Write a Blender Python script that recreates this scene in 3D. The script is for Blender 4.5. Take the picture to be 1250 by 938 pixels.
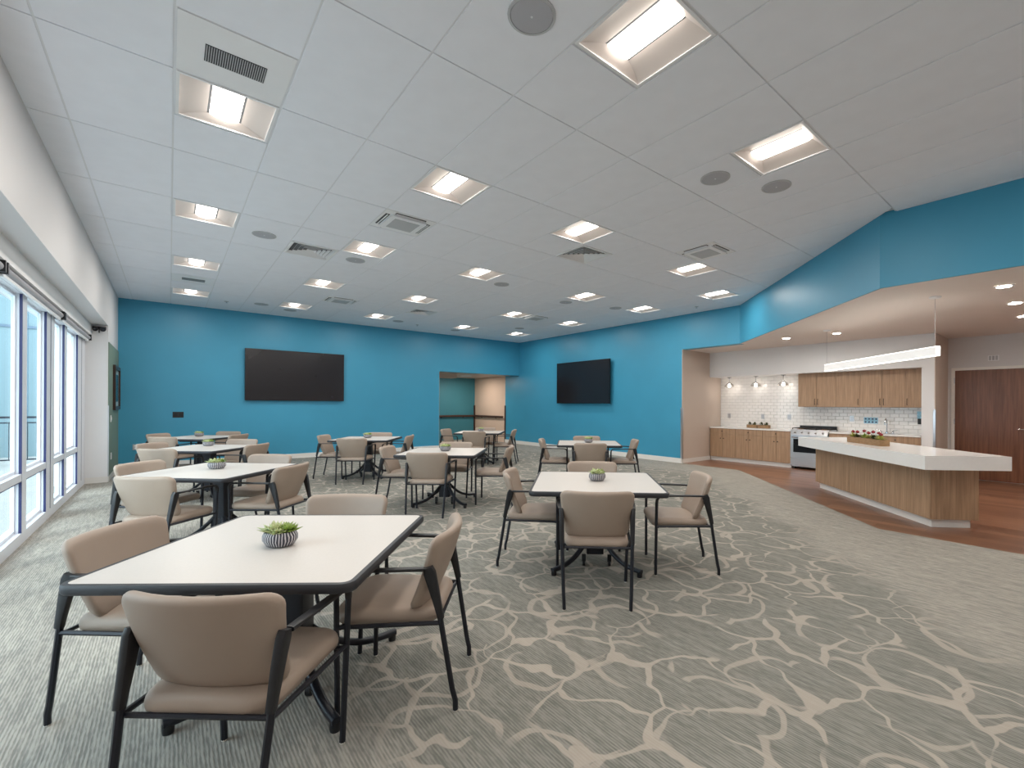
import bpy, math, random
from mathutils import Vector, Matrix
random.seed(7)
PI = math.pi
D = bpy.data
SC = bpy.context.scene
COL = SC.collection
for o in list(D.objects): D.objects.remove(o)

# ------------------------------------------------------------------ camera
CAM_H = 1.395
cam_d = D.cameras.new('camera'); cam = D.objects.new('camera', cam_d); COL.objects.link(cam)
cam_d.sensor_fit = 'HORIZONTAL'; cam_d.sensor_width = 36.0
cam_d.lens = 555.58 / 1250 * 36
cam_d.shift_x = (625 - 675.4) / 1250
cam_d.shift_y = (494.2 - 469) / 1250
cam_d.clip_start = 0.05; cam_d.clip_end = 300
YAW = 0.7008
cam.matrix_world = (Matrix.Translation((0, 0, CAM_H)) @ Matrix.Rotation(-YAW, 4, 'Z')
                    @ Matrix.Rotation(PI / 2, 4, 'X') @ Matrix.Rotation(0.005236, 4, 'Z'))
SC.camera = cam

# ------------------------------------------------------------------ world, sun, exposure
SC.view_settings.view_transform = 'Standard'
SC.view_settings.look = 'None'
SC.view_settings.gamma = 1
SC.view_settings.use_curve_mapping = False
SC.view_settings.exposure = 0.36
LAMP = 6.0            # troffer diffuser strength
LAMP_W = 13.0         # light thrown down by one troffer
W = D.worlds.new('sky'); SC.world = W; W.use_nodes = True
bgn = W.node_tree.nodes['Background']
bgn.inputs[0].default_value = (0.84, 0.92, 1.0, 1); bgn.inputs[1].default_value = 4.2
sun_d = D.lights.new('sun', 'SUN'); sun_d.energy = 1.3; sun_d.angle = math.radians(4); sun_d.color = (1, .95, .88)
sun = D.objects.new('sun', sun_d); COL.objects.link(sun)
sun.rotation_euler = Vector((1, .88, -1.06)).to_track_quat('-Z', 'Y').to_euler()

# ------------------------------------------------------------------ materials
def srgb(r, g, b):
    f = lambda c: (c / 255 / 12.92) if c / 255 <= .04045 else ((c / 255 + .055) / 1.055) ** 2.4
    return (f(r), f(g), f(b), 1)
MATS = {}
def mat(name, col, rough=.5, metal=0.0, var=0.0, vscale=8.0, bump=0.0, bscale=200.0, stretch=(1, 1, 1), emit=None, estr=0, spec=None, coat=0):
    m = D.materials.new(name); m.use_nodes = True; MATS[name] = m
    nt = m.node_tree; p = nt.nodes['Principled BSDF']
    p.inputs['Base Color'].default_value = col; p.inputs['Roughness'].default_value = rough
    p.inputs['Metallic'].default_value = metal
    if spec is not None: p.inputs['Specular IOR Level'].default_value = spec
    if coat: p.inputs['Coat Weight'].default_value = coat
    if emit is not None:
        p.inputs['Emission Color'].default_value = emit; p.inputs['Emission Strength'].default_value = estr
    if var or bump:
        tc = nt.nodes.new('ShaderNodeTexCoord'); mp = nt.nodes.new('ShaderNodeMapping')
        mp.inputs['Scale'].default_value = stretch
        nt.links.new(tc.outputs['Object'], mp.inputs['Vector'])
    if var:
        n = nt.nodes.new('ShaderNodeTexNoise'); n.inputs['Scale'].default_value = vscale; n.inputs['Detail'].default_value = 4
        r = nt.nodes.new('ShaderNodeValToRGB')
        r.color_ramp.elements[0].position = .3; r.color_ramp.elements[1].position = .7
        r.color_ramp.elements[0].color = tuple(c * (1 - var) for c in col[:3]) + (1,)
        r.color_ramp.elements[1].color = tuple(min(1, c * (1 + var)) for c in col[:3]) + (1,)
        nt.links.new(mp.outputs[0], n.inputs['Vector']); nt.links.new(n.outputs['Fac'], r.inputs[0])
        nt.links.new(r.outputs[0], p.inputs['Base Color'])
    if bump:
        n2 = nt.nodes.new('ShaderNodeTexNoise'); n2.inputs['Scale'].default_value = bscale
        b = nt.nodes.new('ShaderNodeBump'); b.inputs['Strength'].default_value = bump; b.inputs['Distance'].default_value = .002
        nt.links.new(mp.outputs[0], n2.inputs['Vector']); nt.links.new(n2.outputs['Fac'], b.inputs['Height'])
        nt.links.new(b.outputs[0], p.inputs['Normal'])
    return m

BLUE = mat('blue_paint', srgb(66, 155, 190), .42, var=.04, vscale=.8, bump=.05, bscale=300)
WALLW = mat('warm_white_paint', srgb(216, 215, 216), .6, var=.02, vscale=1, bump=.04, bscale=250)
WHITE = mat('white_paint', srgb(235, 236, 238), .5, var=.01, vscale=2)
TAUPE = mat('taupe_paint', srgb(205, 190, 178), .6, var=.02, vscale=1.5)
SAGE = mat('sage_paint', srgb(122, 140, 124), .6, var=.03, vscale=2)
TEAL = mat('teal_paint', srgb(62, 132, 148), .55, var=.03, vscale=2)
PEACH = mat('beige_paint', srgb(222, 196, 176), .6, var=.02, vscale=2)
TRIM = mat('trim_white', srgb(236, 234, 230), .4, var=.01, vscale=3)
TILE = mat('ceiling_tile_white', srgb(240, 244, 252), .85, var=.015, vscale=6, bump=.25, bscale=420)
TBAR = mat('grid_metal', srgb(226, 229, 234), .45, var=.01, vscale=5)
DARKGAP = mat('plenum_dark', srgb(120, 122, 126), .9, var=.02, vscale=4)
ALU = mat('white_aluminium', srgb(228, 232, 240), .35, var=.01, vscale=4)
NAVY = mat('navy_blue', srgb(38, 44, 92), .4, var=.05, vscale=5)
SHADE = mat('shade_fabric', srgb(168, 170, 176), .8, var=.03, vscale=60)
BLACK = mat('black_plastic', srgb(28, 29, 33), .42, var=.06, vscale=30, bump=.1, bscale=500)
BLACKM = mat('black_metal', srgb(30, 33, 42), .38, metal=.25, var=.05, vscale=30)
SCREEN = mat('tv_screen', srgb(30, 29, 34), .22, var=.03, vscale=1)
BEZEL = mat('tv_bezel', srgb(14, 14, 18), .35, var=.05, vscale=10)
VINYL = mat('taupe_vinyl', srgb(164, 147, 133), .5, var=.03, vscale=6, bump=.12, bscale=350)
LAMI = mat('table_laminate', srgb(208, 202, 196), .38, var=.02, vscale=90)
EDGE = mat('table_edge_rubber', srgb(44, 45, 50), .5, var=.04, vscale=20)
GLIDE = mat('glide_white', srgb(230, 228, 220), .5, var=.02, vscale=20)
STEEL = mat('stainless_steel', srgb(198, 200, 205), .28, metal=.9, var=.03, vscale=40, stretch=(1, 1, 12))
CHROME = mat('chrome', srgb(205, 208, 212), .12, metal=1, var=.01, vscale=10)
GLASSB = mat('oven_glass', srgb(14, 18, 26), .12, var=.05, vscale=4)
IRON = mat('cast_iron', srgb(40, 36, 34), .6, var=.1, vscale=30)
BRONZE = mat('burner_bronze', srgb(140, 110, 84), .45, metal=.4, var=.1, vscale=40)
QUARTZ = mat('white_quartz', srgb(238, 236, 234), .18, var=.012, vscale=30)
GTILE = mat('white_glazed_tile', srgb(240, 238, 236), .1, var=.02, vscale=9, bump=.15, bscale=25)
GROUT = mat('grout', srgb(196, 194, 192), .8, var=.03, vscale=40)
SPKG = mat('speaker_grille', srgb(178, 180, 187), .6, var=.03, vscale=300)
GREYM = mat('vent_grey', srgb(188, 191, 195), .5, var=.02, vscale=20)
DGREY = mat('vent_dark', srgb(58, 60, 65), .6, var=.05, vscale=30)
WMETAL = mat('white_enamel', srgb(240, 242, 245), .4, var=.01, vscale=8)
REFL = mat('reflector_white', srgb(232, 222, 217), .45, var=.01, vscale=8)
LAMPM = mat('lamp_diffuser', srgb(255, 244, 232), .5, var=.005, vscale=30, emit=(1, .93, .84, 1), estr=LAMP)
BULB = mat('bulb_glow', srgb(255, 246, 235), .4, var=.005, vscale=30, emit=(1, .92, .82, 1), estr=30)
DOWN = mat('downlight_glow', srgb(255, 246, 235), .4, var=.005, vscale=30, emit=(1, .92, .82, 1), estr=260)
BARG = mat('bar_glow', srgb(255, 250, 244), .4, var=.005, vscale=30, emit=(1, .95, .88, 1), estr=4)
BARU = mat('bar_added_glow', srgb(255, 250, 244), .4, var=.005, vscale=30, emit=(1, .93, .85, 1), estr=5)  # glow for the top strip added to the bar
BARS = mat('bar_side_acrylic', srgb(240, 240, 240), .4, var=.005, vscale=30, emit=(1, .97, .93, 1), estr=.3)
SOIL = mat('soil', srgb(52, 42, 34), .95, var=.2, vscale=80, bump=.6, bscale=150)
LEAF1 = mat('succulent_pale', srgb(186, 196, 140), .5, var=.18, vscale=25)
LEAF2 = mat('succulent_green', srgb(122, 150, 52), .5, var=.22, vscale=25)
LEAF3 = mat('dark_foliage', srgb(70, 76, 40), .6, var=.25, vscale=40)
FLOWER = mat('red_flower', srgb(150, 44, 52), .6, var=.25, vscale=60)
YELLOW = mat('yellow_green_leaf', srgb(176, 176, 84), .6, var=.2, vscale=40)
RAILW = mat('dark_wood_rail', srgb(72, 50, 40), .4, var=.15, vscale=20, stretch=(1, 1, .2))
PICF = mat('picture_frame_wood', srgb(52, 34, 28), .35, var=.15, vscale=14)
PICA = mat('picture_print', srgb(78, 122, 136), .25, var=.35, vscale=5)
POSTER = mat('blue_poster', srgb(150, 200, 222), .4, var=.3, vscale=55)
CONC = mat('outdoor_concrete', srgb(150, 149, 146), .85, var=.05, vscale=3, bump=.1, bscale=30)
FACADE = mat('pale_cladding', srgb(112, 132, 138), .6, var=.02, vscale=1)
FACL = mat('cladding_joint', srgb(92, 108, 124), .7, var=.03, vscale=4)
BOXW = mat('planter_wood', srgb(150, 118, 84), .6, var=.2, vscale=18, stretch=(1, 1, 5))

def wood(name, c0, c1, axis, rough=.45, scale=26.0, seam=None):
    """straight-grain laminate: noise squeezed across the grain"""
    m = D.materials.new(name); m.use_nodes = True; nt = m.node_tree; p = nt.nodes['Principled BSDF']
    p.inputs['Roughness'].default_value = rough
    tc = nt.nodes.new('ShaderNodeTexCoord'); mp = nt.nodes.new('ShaderNodeMapping')
    s = [1, 1, 1]; s[axis] = .045; mp.inputs['Scale'].default_value = s
    nt.links.new(tc.outputs['Object'], mp.inputs['Vector'])
    n = nt.nodes.new('ShaderNodeTexNoise'); n.inputs['Scale'].default_value = scale; n.inputs['Detail'].default_value = 6
    n.inputs['Roughness'].default_value = .62
    r = nt.nodes.new('ShaderNodeValToRGB'); r.color_ramp.elements[0].position = .32; r.color_ramp.elements[1].position = .68
    r.color_ramp.elements[0].color = c0; r.color_ramp.elements[1].color = c1
    nt.links.new(mp.outputs[0], n.inputs['Vector']); nt.links.new(n.outputs['Fac'], r.inputs[0])
    nt.links.new(r.outputs[0], p.inputs['Base Color'])
    return m
OAK = wood('oak_laminate', srgb(152, 122, 95), srgb(186, 154, 124), 2, .45, 44)
WALNUT = wood('walnut_door', srgb(104, 64, 45), srgb(136, 90, 66), 2, .35, 34)

def plank_floor():
    m = D.materials.new('wood_plank_floor'); m.use_nodes = True; nt = m.node_tree; p = nt.nodes['Principled BSDF']
    p.inputs['Roughness'].default_value = .3
    L = nt.links.new
    tc = nt.nodes.new('ShaderNodeTexCoord'); mp = nt.nodes.new('ShaderNodeMapping')
    mp.inputs['Rotation'].default_value = (0, 0, PI / 2)
    L(tc.outputs['Object'], mp.inputs['Vector'])
    br = nt.nodes.new('ShaderNodeTexBrick'); br.inputs['Scale'].default_value = 1
    br.inputs['Brick Width'].default_value = 1.2; br.inputs['Row Height'].default_value = .15
    br.inputs['Mortar Size'].default_value = .002; br.offset = .37
    br.inputs['Color1'].default_value = srgb(112, 76, 56); br.inputs['Color2'].default_value = srgb(146, 104, 79)
    br.inputs['Mortar'].default_value = srgb(70, 40, 28)
    L(mp.outputs[0], br.inputs['Vector'])
    mp2 = nt.nodes.new('ShaderNodeMapping'); mp2.inputs['Scale'].default_value = (1, .05, 1)
    L(tc.outputs['Object'], mp2.inputs['Vector'])
    n = nt.nodes.new('ShaderNodeTexNoise'); n.inputs['Scale'].default_value = 30; n.inputs['Detail'].default_value = 5
    L(mp2.outputs[0], n.inputs['Vector'])
    mx = nt.nodes.new('ShaderNodeMix'); mx.data_type = 'RGBA'; mx.blend_type = 'OVERLAY'; mx.inputs[0].default_value = .35
    L(br.outputs['Color'], mx.inputs[6]); L(n.outputs['Fac'], mx.inputs[7]); L(mx.outputs[2], p.inputs['Base Color'])
    return m
PLANK = plank_floor()

def carpet():
    m = D.materials.new('patterned_carpet'); m.use_nodes = True; nt = m.node_tree; p = nt.nodes['Principled BSDF']
    p.inputs['Roughness'].default_value = .95; p.inputs['Specular IOR Level'].default_value = .1
    N = nt.nodes.new; L = nt.links.new
    tc = N('ShaderNodeTexCoord'); sep = N('ShaderNodeSeparateXYZ'); L(tc.outputs['Object'], sep.inputs[0])
    def math_(op, a, b=None, c=None, clamp=False):
        n = N('ShaderNodeMath'); n.operation = op; n.use_clamp = clamp
        for i, v in enumerate((a, b, c)):
            if v is None: continue
            if isinstance(v, (int, float)): n.inputs[i].default_value = v
            else: L(v, n.inputs[i])
        return n.outputs[0]
    def noise(scale, vec, detail=2, sc=(1, 1, 1)):
        mp = N('ShaderNodeMapping'); mp.inputs['Scale'].default_value = sc; L(vec, mp.inputs['Vector'])
        n = N('ShaderNodeTexNoise'); n.inputs['Scale'].default_value = scale; n.inputs['Detail'].default_value = detail
        L(mp.outputs[0], n.inputs['Vector']); return n
    def sstep(v, a, b):
        n = N('ShaderNodeMapRange'); n.interpolation_type = 'SMOOTHSTEP'
        n.inputs['From Min'].default_value = a; n.inputs['From Max'].default_value = b
        L(v, n.inputs['Value']); return n.outputs[0]
    obj = tc.outputs['Object']
    # ribs running along the window wall
    rib = noise(40, obj, 2, (1, .1, 1)).outputs['Fac']
    wv = math_('SINE', math_('MULTIPLY_ADD', sep.outputs[0], 2 * PI * 74, math_('MULTIPLY', noise(7, obj, 1).outputs['Fac'], 2.2)))
    rib3 = noise(110, obj, 2, (1, .16, 1)).outputs['Fac']
    ribs = sstep(math_('ADD', math_('MULTIPLY', wv, .085), math_('ADD', math_('MULTIPLY', rib, .5), math_('MULTIPLY', rib3, .5))), .33, .67)
    mott = noise(6, obj, 3).outputs['Fac']
    # petals : curved cells
    def cells(scale, damp, dscale, off, feat='DISTANCE_TO_EDGE'):
        dn = noise(dscale, obj, 2)
        vs = N('ShaderNodeVectorMath'); vs.operation = 'SUBTRACT'; L(dn.outputs['Color'], vs.inputs[0]); vs.inputs[1].default_value = (.5, .5, .5)
        vm = N('ShaderNodeVectorMath'); vm.operation = 'SCALE'; vm.inputs['Scale'].default_value = damp; L(vs.outputs[0], vm.inputs[0])
        va = N('ShaderNodeVectorMath'); va.operation = 'ADD'; L(vm.outputs[0], va.inputs[0]); L(obj, va.inputs[1])
        mp = N('ShaderNodeMapping'); mp.inputs['Location'].default_value = off; L(va.outputs[0], mp.inputs['Vector'])
        mp.inputs['Scale'].default_value = (1, 1, 0); mp.inputs['Rotation'].default_value = (0, 0, .6)
        v = N('ShaderNodeTexVoronoi'); v.voronoi_dimensions = '2D'; v.feature = feat; v.inputs['Scale'].default_value = scale
        v.inputs['Randomness'].default_value = .9
        L(mp.outputs[0], v.inputs['Vector']); return v.outputs['Distance']
    w1 = math_('MULTIPLY', math_('SUBTRACT', noise(3.0, obj, 1).outputs['Fac'], .2), .14)
    d1 = cells(2.9, .42, 2.6, (0, 0, 0))
    d2 = cells(2.1, .3, 2.2, (3.3, 1.7, 0), 'F1')
    e1 = math_('SUBTRACT', d1, w1); e2 = math_('SUBTRACT', math_('ABSOLUTE', math_('SUBTRACT', d2, .43)), math_('MULTIPLY', w1, .8))
    l1 = math_('SUBTRACT', 1.0, sstep(e1, -.01, .01)); l2 = math_('SUBTRACT', 1.0, sstep(e2, -.01, .01))
    gap1 = sstep(noise(2.3, obj, 1, (1, 1, 1)).outputs['Fac'], .36, .43)
    gap2 = sstep(noise(2.6, obj, 1, (1.1, .9, 1)).outputs['Fac'], .42, .48)
    lines = math_('MAXIMUM', math_('MULTIPLY', l1, gap1), math_('MULTIPLY', l2, math_('MULTIPLY', gap2, .85)))
    # region of the petals : between the window aisle and the kitchen aisle
    wob = math_('MULTIPLY', math_('SUBTRACT', noise(1.4, obj, 2).outputs['Fac'], .5), 1.1)
    inA = sstep(math_('ADD', sep.outputs[0], wob), .35, .95)
    diag = math_('SUBTRACT', sep.outputs[0], sep.outputs[1])
    inB = math_('SUBTRACT', 1.0, sstep(math_('ADD', diag, wob), 2.95, 3.5))
    inC = math_('SUBTRACT', 1.0, sstep(math_('ADD', sep.outputs[0], wob), 7.9, 8.6))
    region = math_('MULTIPLY', inA, math_('MULTIPLY', inB, inC))
    lines = math_('MULTIPLY', lines, region)
    # colours
    def mix(f, a, b):
        n = N('ShaderNodeMix'); n.data_type = 'RGBA'
        if isinstance(f, (int, float)): n.inputs[0].default_value = f
        else: L(f, n.inputs[0])
        for s, v in ((6, a), (7, b)):
            if isinstance(v, tuple): n.inputs[s].default_value = v
            else: L(v, n.inputs[s])
        return n.outputs[2]
    plain = mix(ribs, srgb(132, 131, 126), srgb(182, 177, 168))
    inner = mix(ribs, srgb(106, 109, 104), srgb(148, 147, 141))
    base = mix(region, plain, inner)
    base = mix(math_('MULTIPLY', mott, .35), base, srgb(150, 146, 136))
    lc = mix(math_('MULTIPLY', ribs, .5), srgb(172, 164, 154), srgb(184, 176, 167))
    colr = mix(math_('MULTIPLY', lines, .92), base, lc)
    L(colr, p.inputs['Base Color'])
    b = N('ShaderNodeBump'); b.inputs['Strength'].default_value = .35; b.inputs['Distance'].default_value = .004
    L(math_('ADD', ribs, math_('MULTIPLY', lines, .6)), b.inputs['Height']); L(b.outputs[0], p.inputs['Normal'])
    return m
CARPET = carpet()

def glass_pane():
    m = D.materials.new('window_glass'); m.use_nodes = True; nt = m.node_tree
    nt.nodes.remove(nt.nodes['Principled BSDF'])
    t = nt.nodes.new('ShaderNodeBsdfTransparent'); t.inputs[0].default_value = (.88, .95, .96, 1)
    g = nt.nodes.new('ShaderNodeBsdfGlossy'); g.inputs['Roughness'].default_value = .02
    mx = nt.nodes.new('ShaderNodeMixShader'); mx.inputs[0].default_value = .05
    nt.links.new(t.outputs[0], mx.inputs[1]); nt.links.new(g.outputs[0], mx.inputs[2])
    nt.links.new(mx.outputs[0], nt.nodes['Material Output'].inputs['Surface'])
    return m
GLASS = glass_pane()

def pot_mat():
    m = D.materials.new('striped_pot'); m.use_nodes = True; nt = m.node_tree; p = nt.nodes['Principled BSDF']
    p.inputs['Roughness'].default_value = .55
    N = nt.nodes.new; L = nt.links.new
    tc = N('ShaderNodeTexCoord'); sp = N('ShaderNodeSeparateXYZ'); L(tc.outputs['Object'], sp.inputs[0])
    a = N('ShaderNodeMath'); a.operation = 'ARCTAN2'; L(sp.outputs[1], a.inputs[0]); L(sp.outputs[0], a.inputs[1])
    nz = N('ShaderNodeTexNoise'); nz.inputs['Scale'].default_value = 30; L(tc.outputs['Object'], nz.inputs['Vector'])
    ad = N('ShaderNodeMath'); ad.operation = 'MULTIPLY_ADD'; L(nz.outputs['Fac'], ad.inputs[0]); ad.inputs[1].default_value = .12; L(a.outputs[0], ad.inputs[2])
    ml = N('ShaderNodeMath'); ml.operation = 'MULTIPLY'; L(ad.outputs[0], ml.inputs[0]); ml.inputs[1].default_value = 34
    sn = N('ShaderNodeMath'); sn.operation = 'SINE'; L(ml.outputs[0], sn.inputs[0])
    r = N('ShaderNodeValToRGB'); r.color_ramp.elements[0].position = .3; r.color_ramp.elements[1].position = .55
    r.color_ramp.elements[0].color = srgb(58, 58, 70); r.color_ramp.elements[1].color = srgb(206, 204, 206)
    L(sn.outputs[0], r.inputs[0]); L(r.outputs[0], p.inputs['Base Color'])
    return m
POT = pot_mat()

def clear_glass():
    m = D.materials.new('clear_shade_glass'); m.use_nodes = True; nt = m.node_tree
    nt.nodes.remove(nt.nodes['Principled BSDF'])
    t = nt.nodes.new('ShaderNodeBsdfTransparent'); t.inputs[0].default_value = (.8, .78, .76, 1)
    g = nt.nodes.new('ShaderNodeBsdfGlossy'); g.inputs['Roughness'].default_value = .05
    mx = nt.nodes.new('ShaderNodeMixShader'); mx.inputs[0].default_value = .3
    nt.links.new(t.outputs[0], mx.inputs[1]); nt.links.new(g.outputs[0], mx.inputs[2])
    nt.links.new(mx.outputs[0], nt.nodes['Material Output'].inputs['Surface'])
    return m
SHGLASS = clear_glass()

# ------------------------------------------------------------------ mesh helpers
class MB:
    def __init__(s): s.v = []; s.f = []
    def add(s, vs, fs):
        k = len(s.v); s.v += [tuple(v) for v in vs]; s.f += [tuple(k + i for i in f) for f in fs]; return s
    def box(s, x0, x1, y0, y1, z0, z1):
        vs = [(x, y, z) for z in (z0, z1) for y in (y0, y1) for x in (x0, x1)]
        return s.add(vs, [(0, 2, 3, 1), (4, 5, 7, 6), (0, 1, 5, 4), (2, 6, 7, 3), (0, 4, 6, 2), (1, 3, 7, 5)])
    def prism(s, pts, z0, z1):
        n = len(pts)
        a = sum(pts[i][0] * pts[(i + 1) % n][1] - pts[(i + 1) % n][0] * pts[i][1] for i in range(n))
        if a < 0: pts = pts[::-1]
        vs = [(p[0], p[1], z0) for p in pts] + [(p[0], p[1], z1) for p in pts]
        fs = [tuple(range(n - 1, -1, -1)), tuple(range(n, 2 * n))] + [(i, (i + 1) % n, n + (i + 1) % n, n + i) for i in range(n)]
        return s.add(vs, fs)
    def sweep(s, path, sec, up=(0, 0, 1), cap=True):
        """sec: list of (a,b) offsets along side / up axes, or function i->list"""
        P = [Vector(p) for p in path]; n = len(P); rings = []
        for i in range(n):
            t = (P[min(i + 1, n - 1)] - P[max(i - 1, 0)]).normalized()
            u = Vector(up); sd = t.cross(u)
            if sd.length < 1e-4: sd = t.cross(Vector((0, 1, 0)))
            sd.normalize(); u2 = sd.cross(t).normalized()
            se = sec(i) if callable(sec) else sec
            rings.append([P[i] + sd * a + u2 * b for a, b in se])
        m = len(rings[0]); vs = [v for r in rings for v in r]; fs = []
        for i in range(n - 1):
            for j in range(m):
                a = i * m + j; b = i * m + (j + 1) % m
                fs.append((a, b, b + m, a + m))
        if cap: fs.append(tuple(range(m - 1, -1, -1))); fs.append(tuple(range((n - 1) * m, n * m)))
        return s.add(vs, fs)
    def tube(s, path, r, n=8, up=(0, 0, 1)):
        c = [(math.cos(2 * PI * k / n), math.sin(2 * PI * k / n)) for k in range(n)]
        if callable(r): return s.sweep(path, lambda i: [(a * r(i), b * r(i)) for a, b in c], up)
        return s.sweep(path, [(a * r, b * r) for a, b in c], up)
    def lathe(s, prof, n=20, c=(0, 0, 0), sx=1, sy=1, cap=True):
        vs = []; m = len(prof)
        for r, z in prof:
            for k in range(n):
                a = 2 * PI * k / n; vs.append((c[0] + r * sx * math.cos(a), c[1] + r * sy * math.sin(a), c[2] + z))
        fs = []
        for i in range(m - 1):
            for k in range(n):
                a = i * n + k; b = i * n + (k + 1) % n; fs.append((a, b, b + n, a + n))
        if cap:
            if prof[0][0] > 1e-5: fs.append(tuple(range(n - 1, -1, -1)))
            if prof[-1][0] > 1e-5: fs.append(tuple(range((m - 1) * n, m * n)))
        return s.add(vs, fs)
    def mesh(s, name, m, smooth=False):
        me = D.meshes.new(name); me.from_pydata(s.v, [], s.f); me.materials.append(m)
        me.validate()
        import bmesh
        bm = bmesh.new(); bm.from_mesh(me); bmesh.ops.recalc_face_normals(bm, faces=bm.faces); bm.to_mesh(me); bm.free()
        if smooth:
            me.polygons.foreach_set('use_smooth', [True] * len(me.polygons))
            if smooth == 'auto': me.set_sharp_from_angle(angle=math.radians(38))
        me.update(); return me
    def build(s, name, m, parent=None, smooth=False, loc=None, rz=0):
        o = D.objects.new(name, s.mesh(name, m, smooth)); COL.objects.link(o)
        if parent: o.parent = parent
        if loc: o.location = loc
        if rz: o.rotation_euler = (0, 0, rz)
        return o

def rrect(w, h, r, n=5, cx=0, cy=0):
    pts = []
    for (sx, sy, a0) in ((1, 1, 0), (-1, 1, PI / 2), (-1, -1, PI), (1, -1, 3 * PI / 2)):
        for k in range(n + 1):
            a = a0 + PI / 2 * k / n
            pts.append((cx + sx * (w / 2 - r) + r * math.cos(a), cy + sy * (h / 2 - r) + r * math.sin(a)))
    return pts

def rrect2(w, h, r, n=5, m=5):
    pts = rrect(w, h, r, n); out = []
    for i in range(len(pts)):
        p, q = pts[i], pts[(i + 1) % len(pts)]; out.append(p)
        if i % (n + 1) == n:
            for k in range(1, m + 1): out.append((p[0] + (q[0] - p[0]) * k / (m + 1), p[1] + (q[1] - p[1]) * k / (m + 1)))
    return out
def pillow(mb, w, h, rc, thick, re, fmap, crown=0.0, nc=5):
    """rounded cushion: outline w x h, corner radius rc, edge radius re; fmap(x,y,d)->xyz"""
    base = rrect2(w, h, rc, nc); n = len(base)
    def inset(d):
        return rrect2(w - 2 * d, h - 2 * d, max(rc - d, .004), nc)
    rings = []
    for sgn in (-1, 1):
        seq = []
        for k in range(4):
            a = PI / 2 * k / 3
            d = re * (1 - math.cos(a)); z = thick / 2 - re + re * math.sin(a)
            seq.append(([(x, y) for x, y in inset(d)], z))
        ins = inset(re)
        for q in (.88, .74, .6, .45, .3, .12):
            seq.append(([(x * q, y * q) for x, y in ins], thick / 2 + crown * (1 - q)))
        if sgn < 0: rings += [(p, -z) for p, z in seq[::-1]]
        else: rings += seq
    vs = []; fs = []
    for p, z in rings:
        for x, y in p: vs.append(fmap(x, y, z))
    R = len(rings)
    for i in range(R - 1):
        for j in range(n):
            a = i * n + j; b = i * n + (j + 1) % n; fs.append((a, b, b + n, a + n))
    fs.append(tuple(range(n - 1, -1, -1))); fs.append(tuple(range((R - 1) * n, R * n)))
    mb.add(vs, fs)

def empty(name, loc=(0, 0, 0), rz=0.0):
    o = D.objects.new(name, None); COL.objects.link(o); o.location = loc; o.rotation_euler = (0, 0, rz); o.empty_display_size = .1
    return o
def tag(o, label, cat, group=None):
    o['label'] = label; o['category'] = cat
    if group: o['group'] = group
    return o
def struct(o, label=None):
    o['kind'] = 'structure'
    if label: o['label'] = label
    return o
def sbox(name, b, m, label, parent=None):
    o = MB().box(*b).build(name, m, parent)
    if parent is None: struct(o, label)
    return o
def copy_tree(root, loc, rz):
    r = root.copy(); COL.objects.link(r); r.location = loc; r.rotation_euler = (0, 0, rz)
    for ch in root.children:
        c = ch.copy(); COL.objects.link(c); c.parent = r
        for g in ch.children:
            d = g.copy(); COL.objects.link(d); d.parent = c
    return r

# ------------------------------------------------------------------ room shell
UL, VB, UR, CZ = -0.82, 13.05, 9.43, CAM_H + 2.174
VN = -3.0                       # wall behind the camera
KZ = 2.74                       # kitchen ceiling
P1 = (UR, 4.93); P2 = (6.18, 1.57)
UD = 11.78                      # door wall
UF, UT = 10.663, 11.205         # cabinet front, tiled wall
VK = 6.38                       # kitchen side wall

floor_poly = [(-1.3, VN), (P2[0], VN), P2, P1, (UR, VK), (UR, 16.2), (4.6, 16.2), (4.6, VB), (-1.3, VB)]
o = MB().prism(floor_poly, -.1, 0).build('floor', CARPET); struct(o, 'grey patterned carpet with petal outlines over the dining area')
o = MB().prism([P2, (P2[0], VN), (UD, VN), (UD, VK), (UR, VK), P1], -.1, .0).build('floor_kitchen', PLANK)
struct(o, 'reddish brown wood plank floor of the kitchen')

# left wall
sbox('wall_left', (-1.6, UL, 11.09, VB, 0, CZ + .05), WALLW, 'off white wall between the windows and the blue wall')
o = sbox('wall_left_header', (-1.6, UL, VN, 11.09, 2.73, CZ + .05), WALLW, 'off white wall band above the windows')
sbox('wall_left_reveal', (-1.1, UL, 11.082, 11.09, .1, 2.73), WHITE, 'white window reveal at the far end of the windows')
sbox('wall_left_sage', (UL, UL + .012, 11.10, VB, .1, 2.45), SAGE, 'sage green painted panel below the off white wall')
sbox('trim_1', (-1.35, -1.02, 2.0, 11.09, 2.54, 2.73), WHITE, 'white shade pocket above the window wall')
sbox('baseboard_left', (UL, UL + .014, 11.10, VB, 0, .1), TRIM, 'white baseboard under the sage panel')
sbox('baseboard_reveal', (-1.1, UL, 11.078, 11.09, 0, .1), TRIM, 'white baseboard on the window reveal')
# back wall with the corridor opening
OU = 6.385; OZ = 2.41
back = MB().box(-1.6, OU, VB, VB + .2, 0, CZ + .05).build('wall_back', BLUE); struct(back, 'blue wall that carries the wider television')
sbox('wall_back_header', (OU, UR, VB, VB + .2, OZ, CZ + .05), BLUE, 'blue wall band above the corridor opening')
sbox('trim_2', (OU, OU + .006, VB + .001, VB + .2, 0, OZ), TAUPE, 'beige side of the corridor opening')
sbox('baseboard_back', (UL, OU, VB - .014, VB, 0, .115), TRIM, 'white baseboard along the blue back wall')
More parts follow.
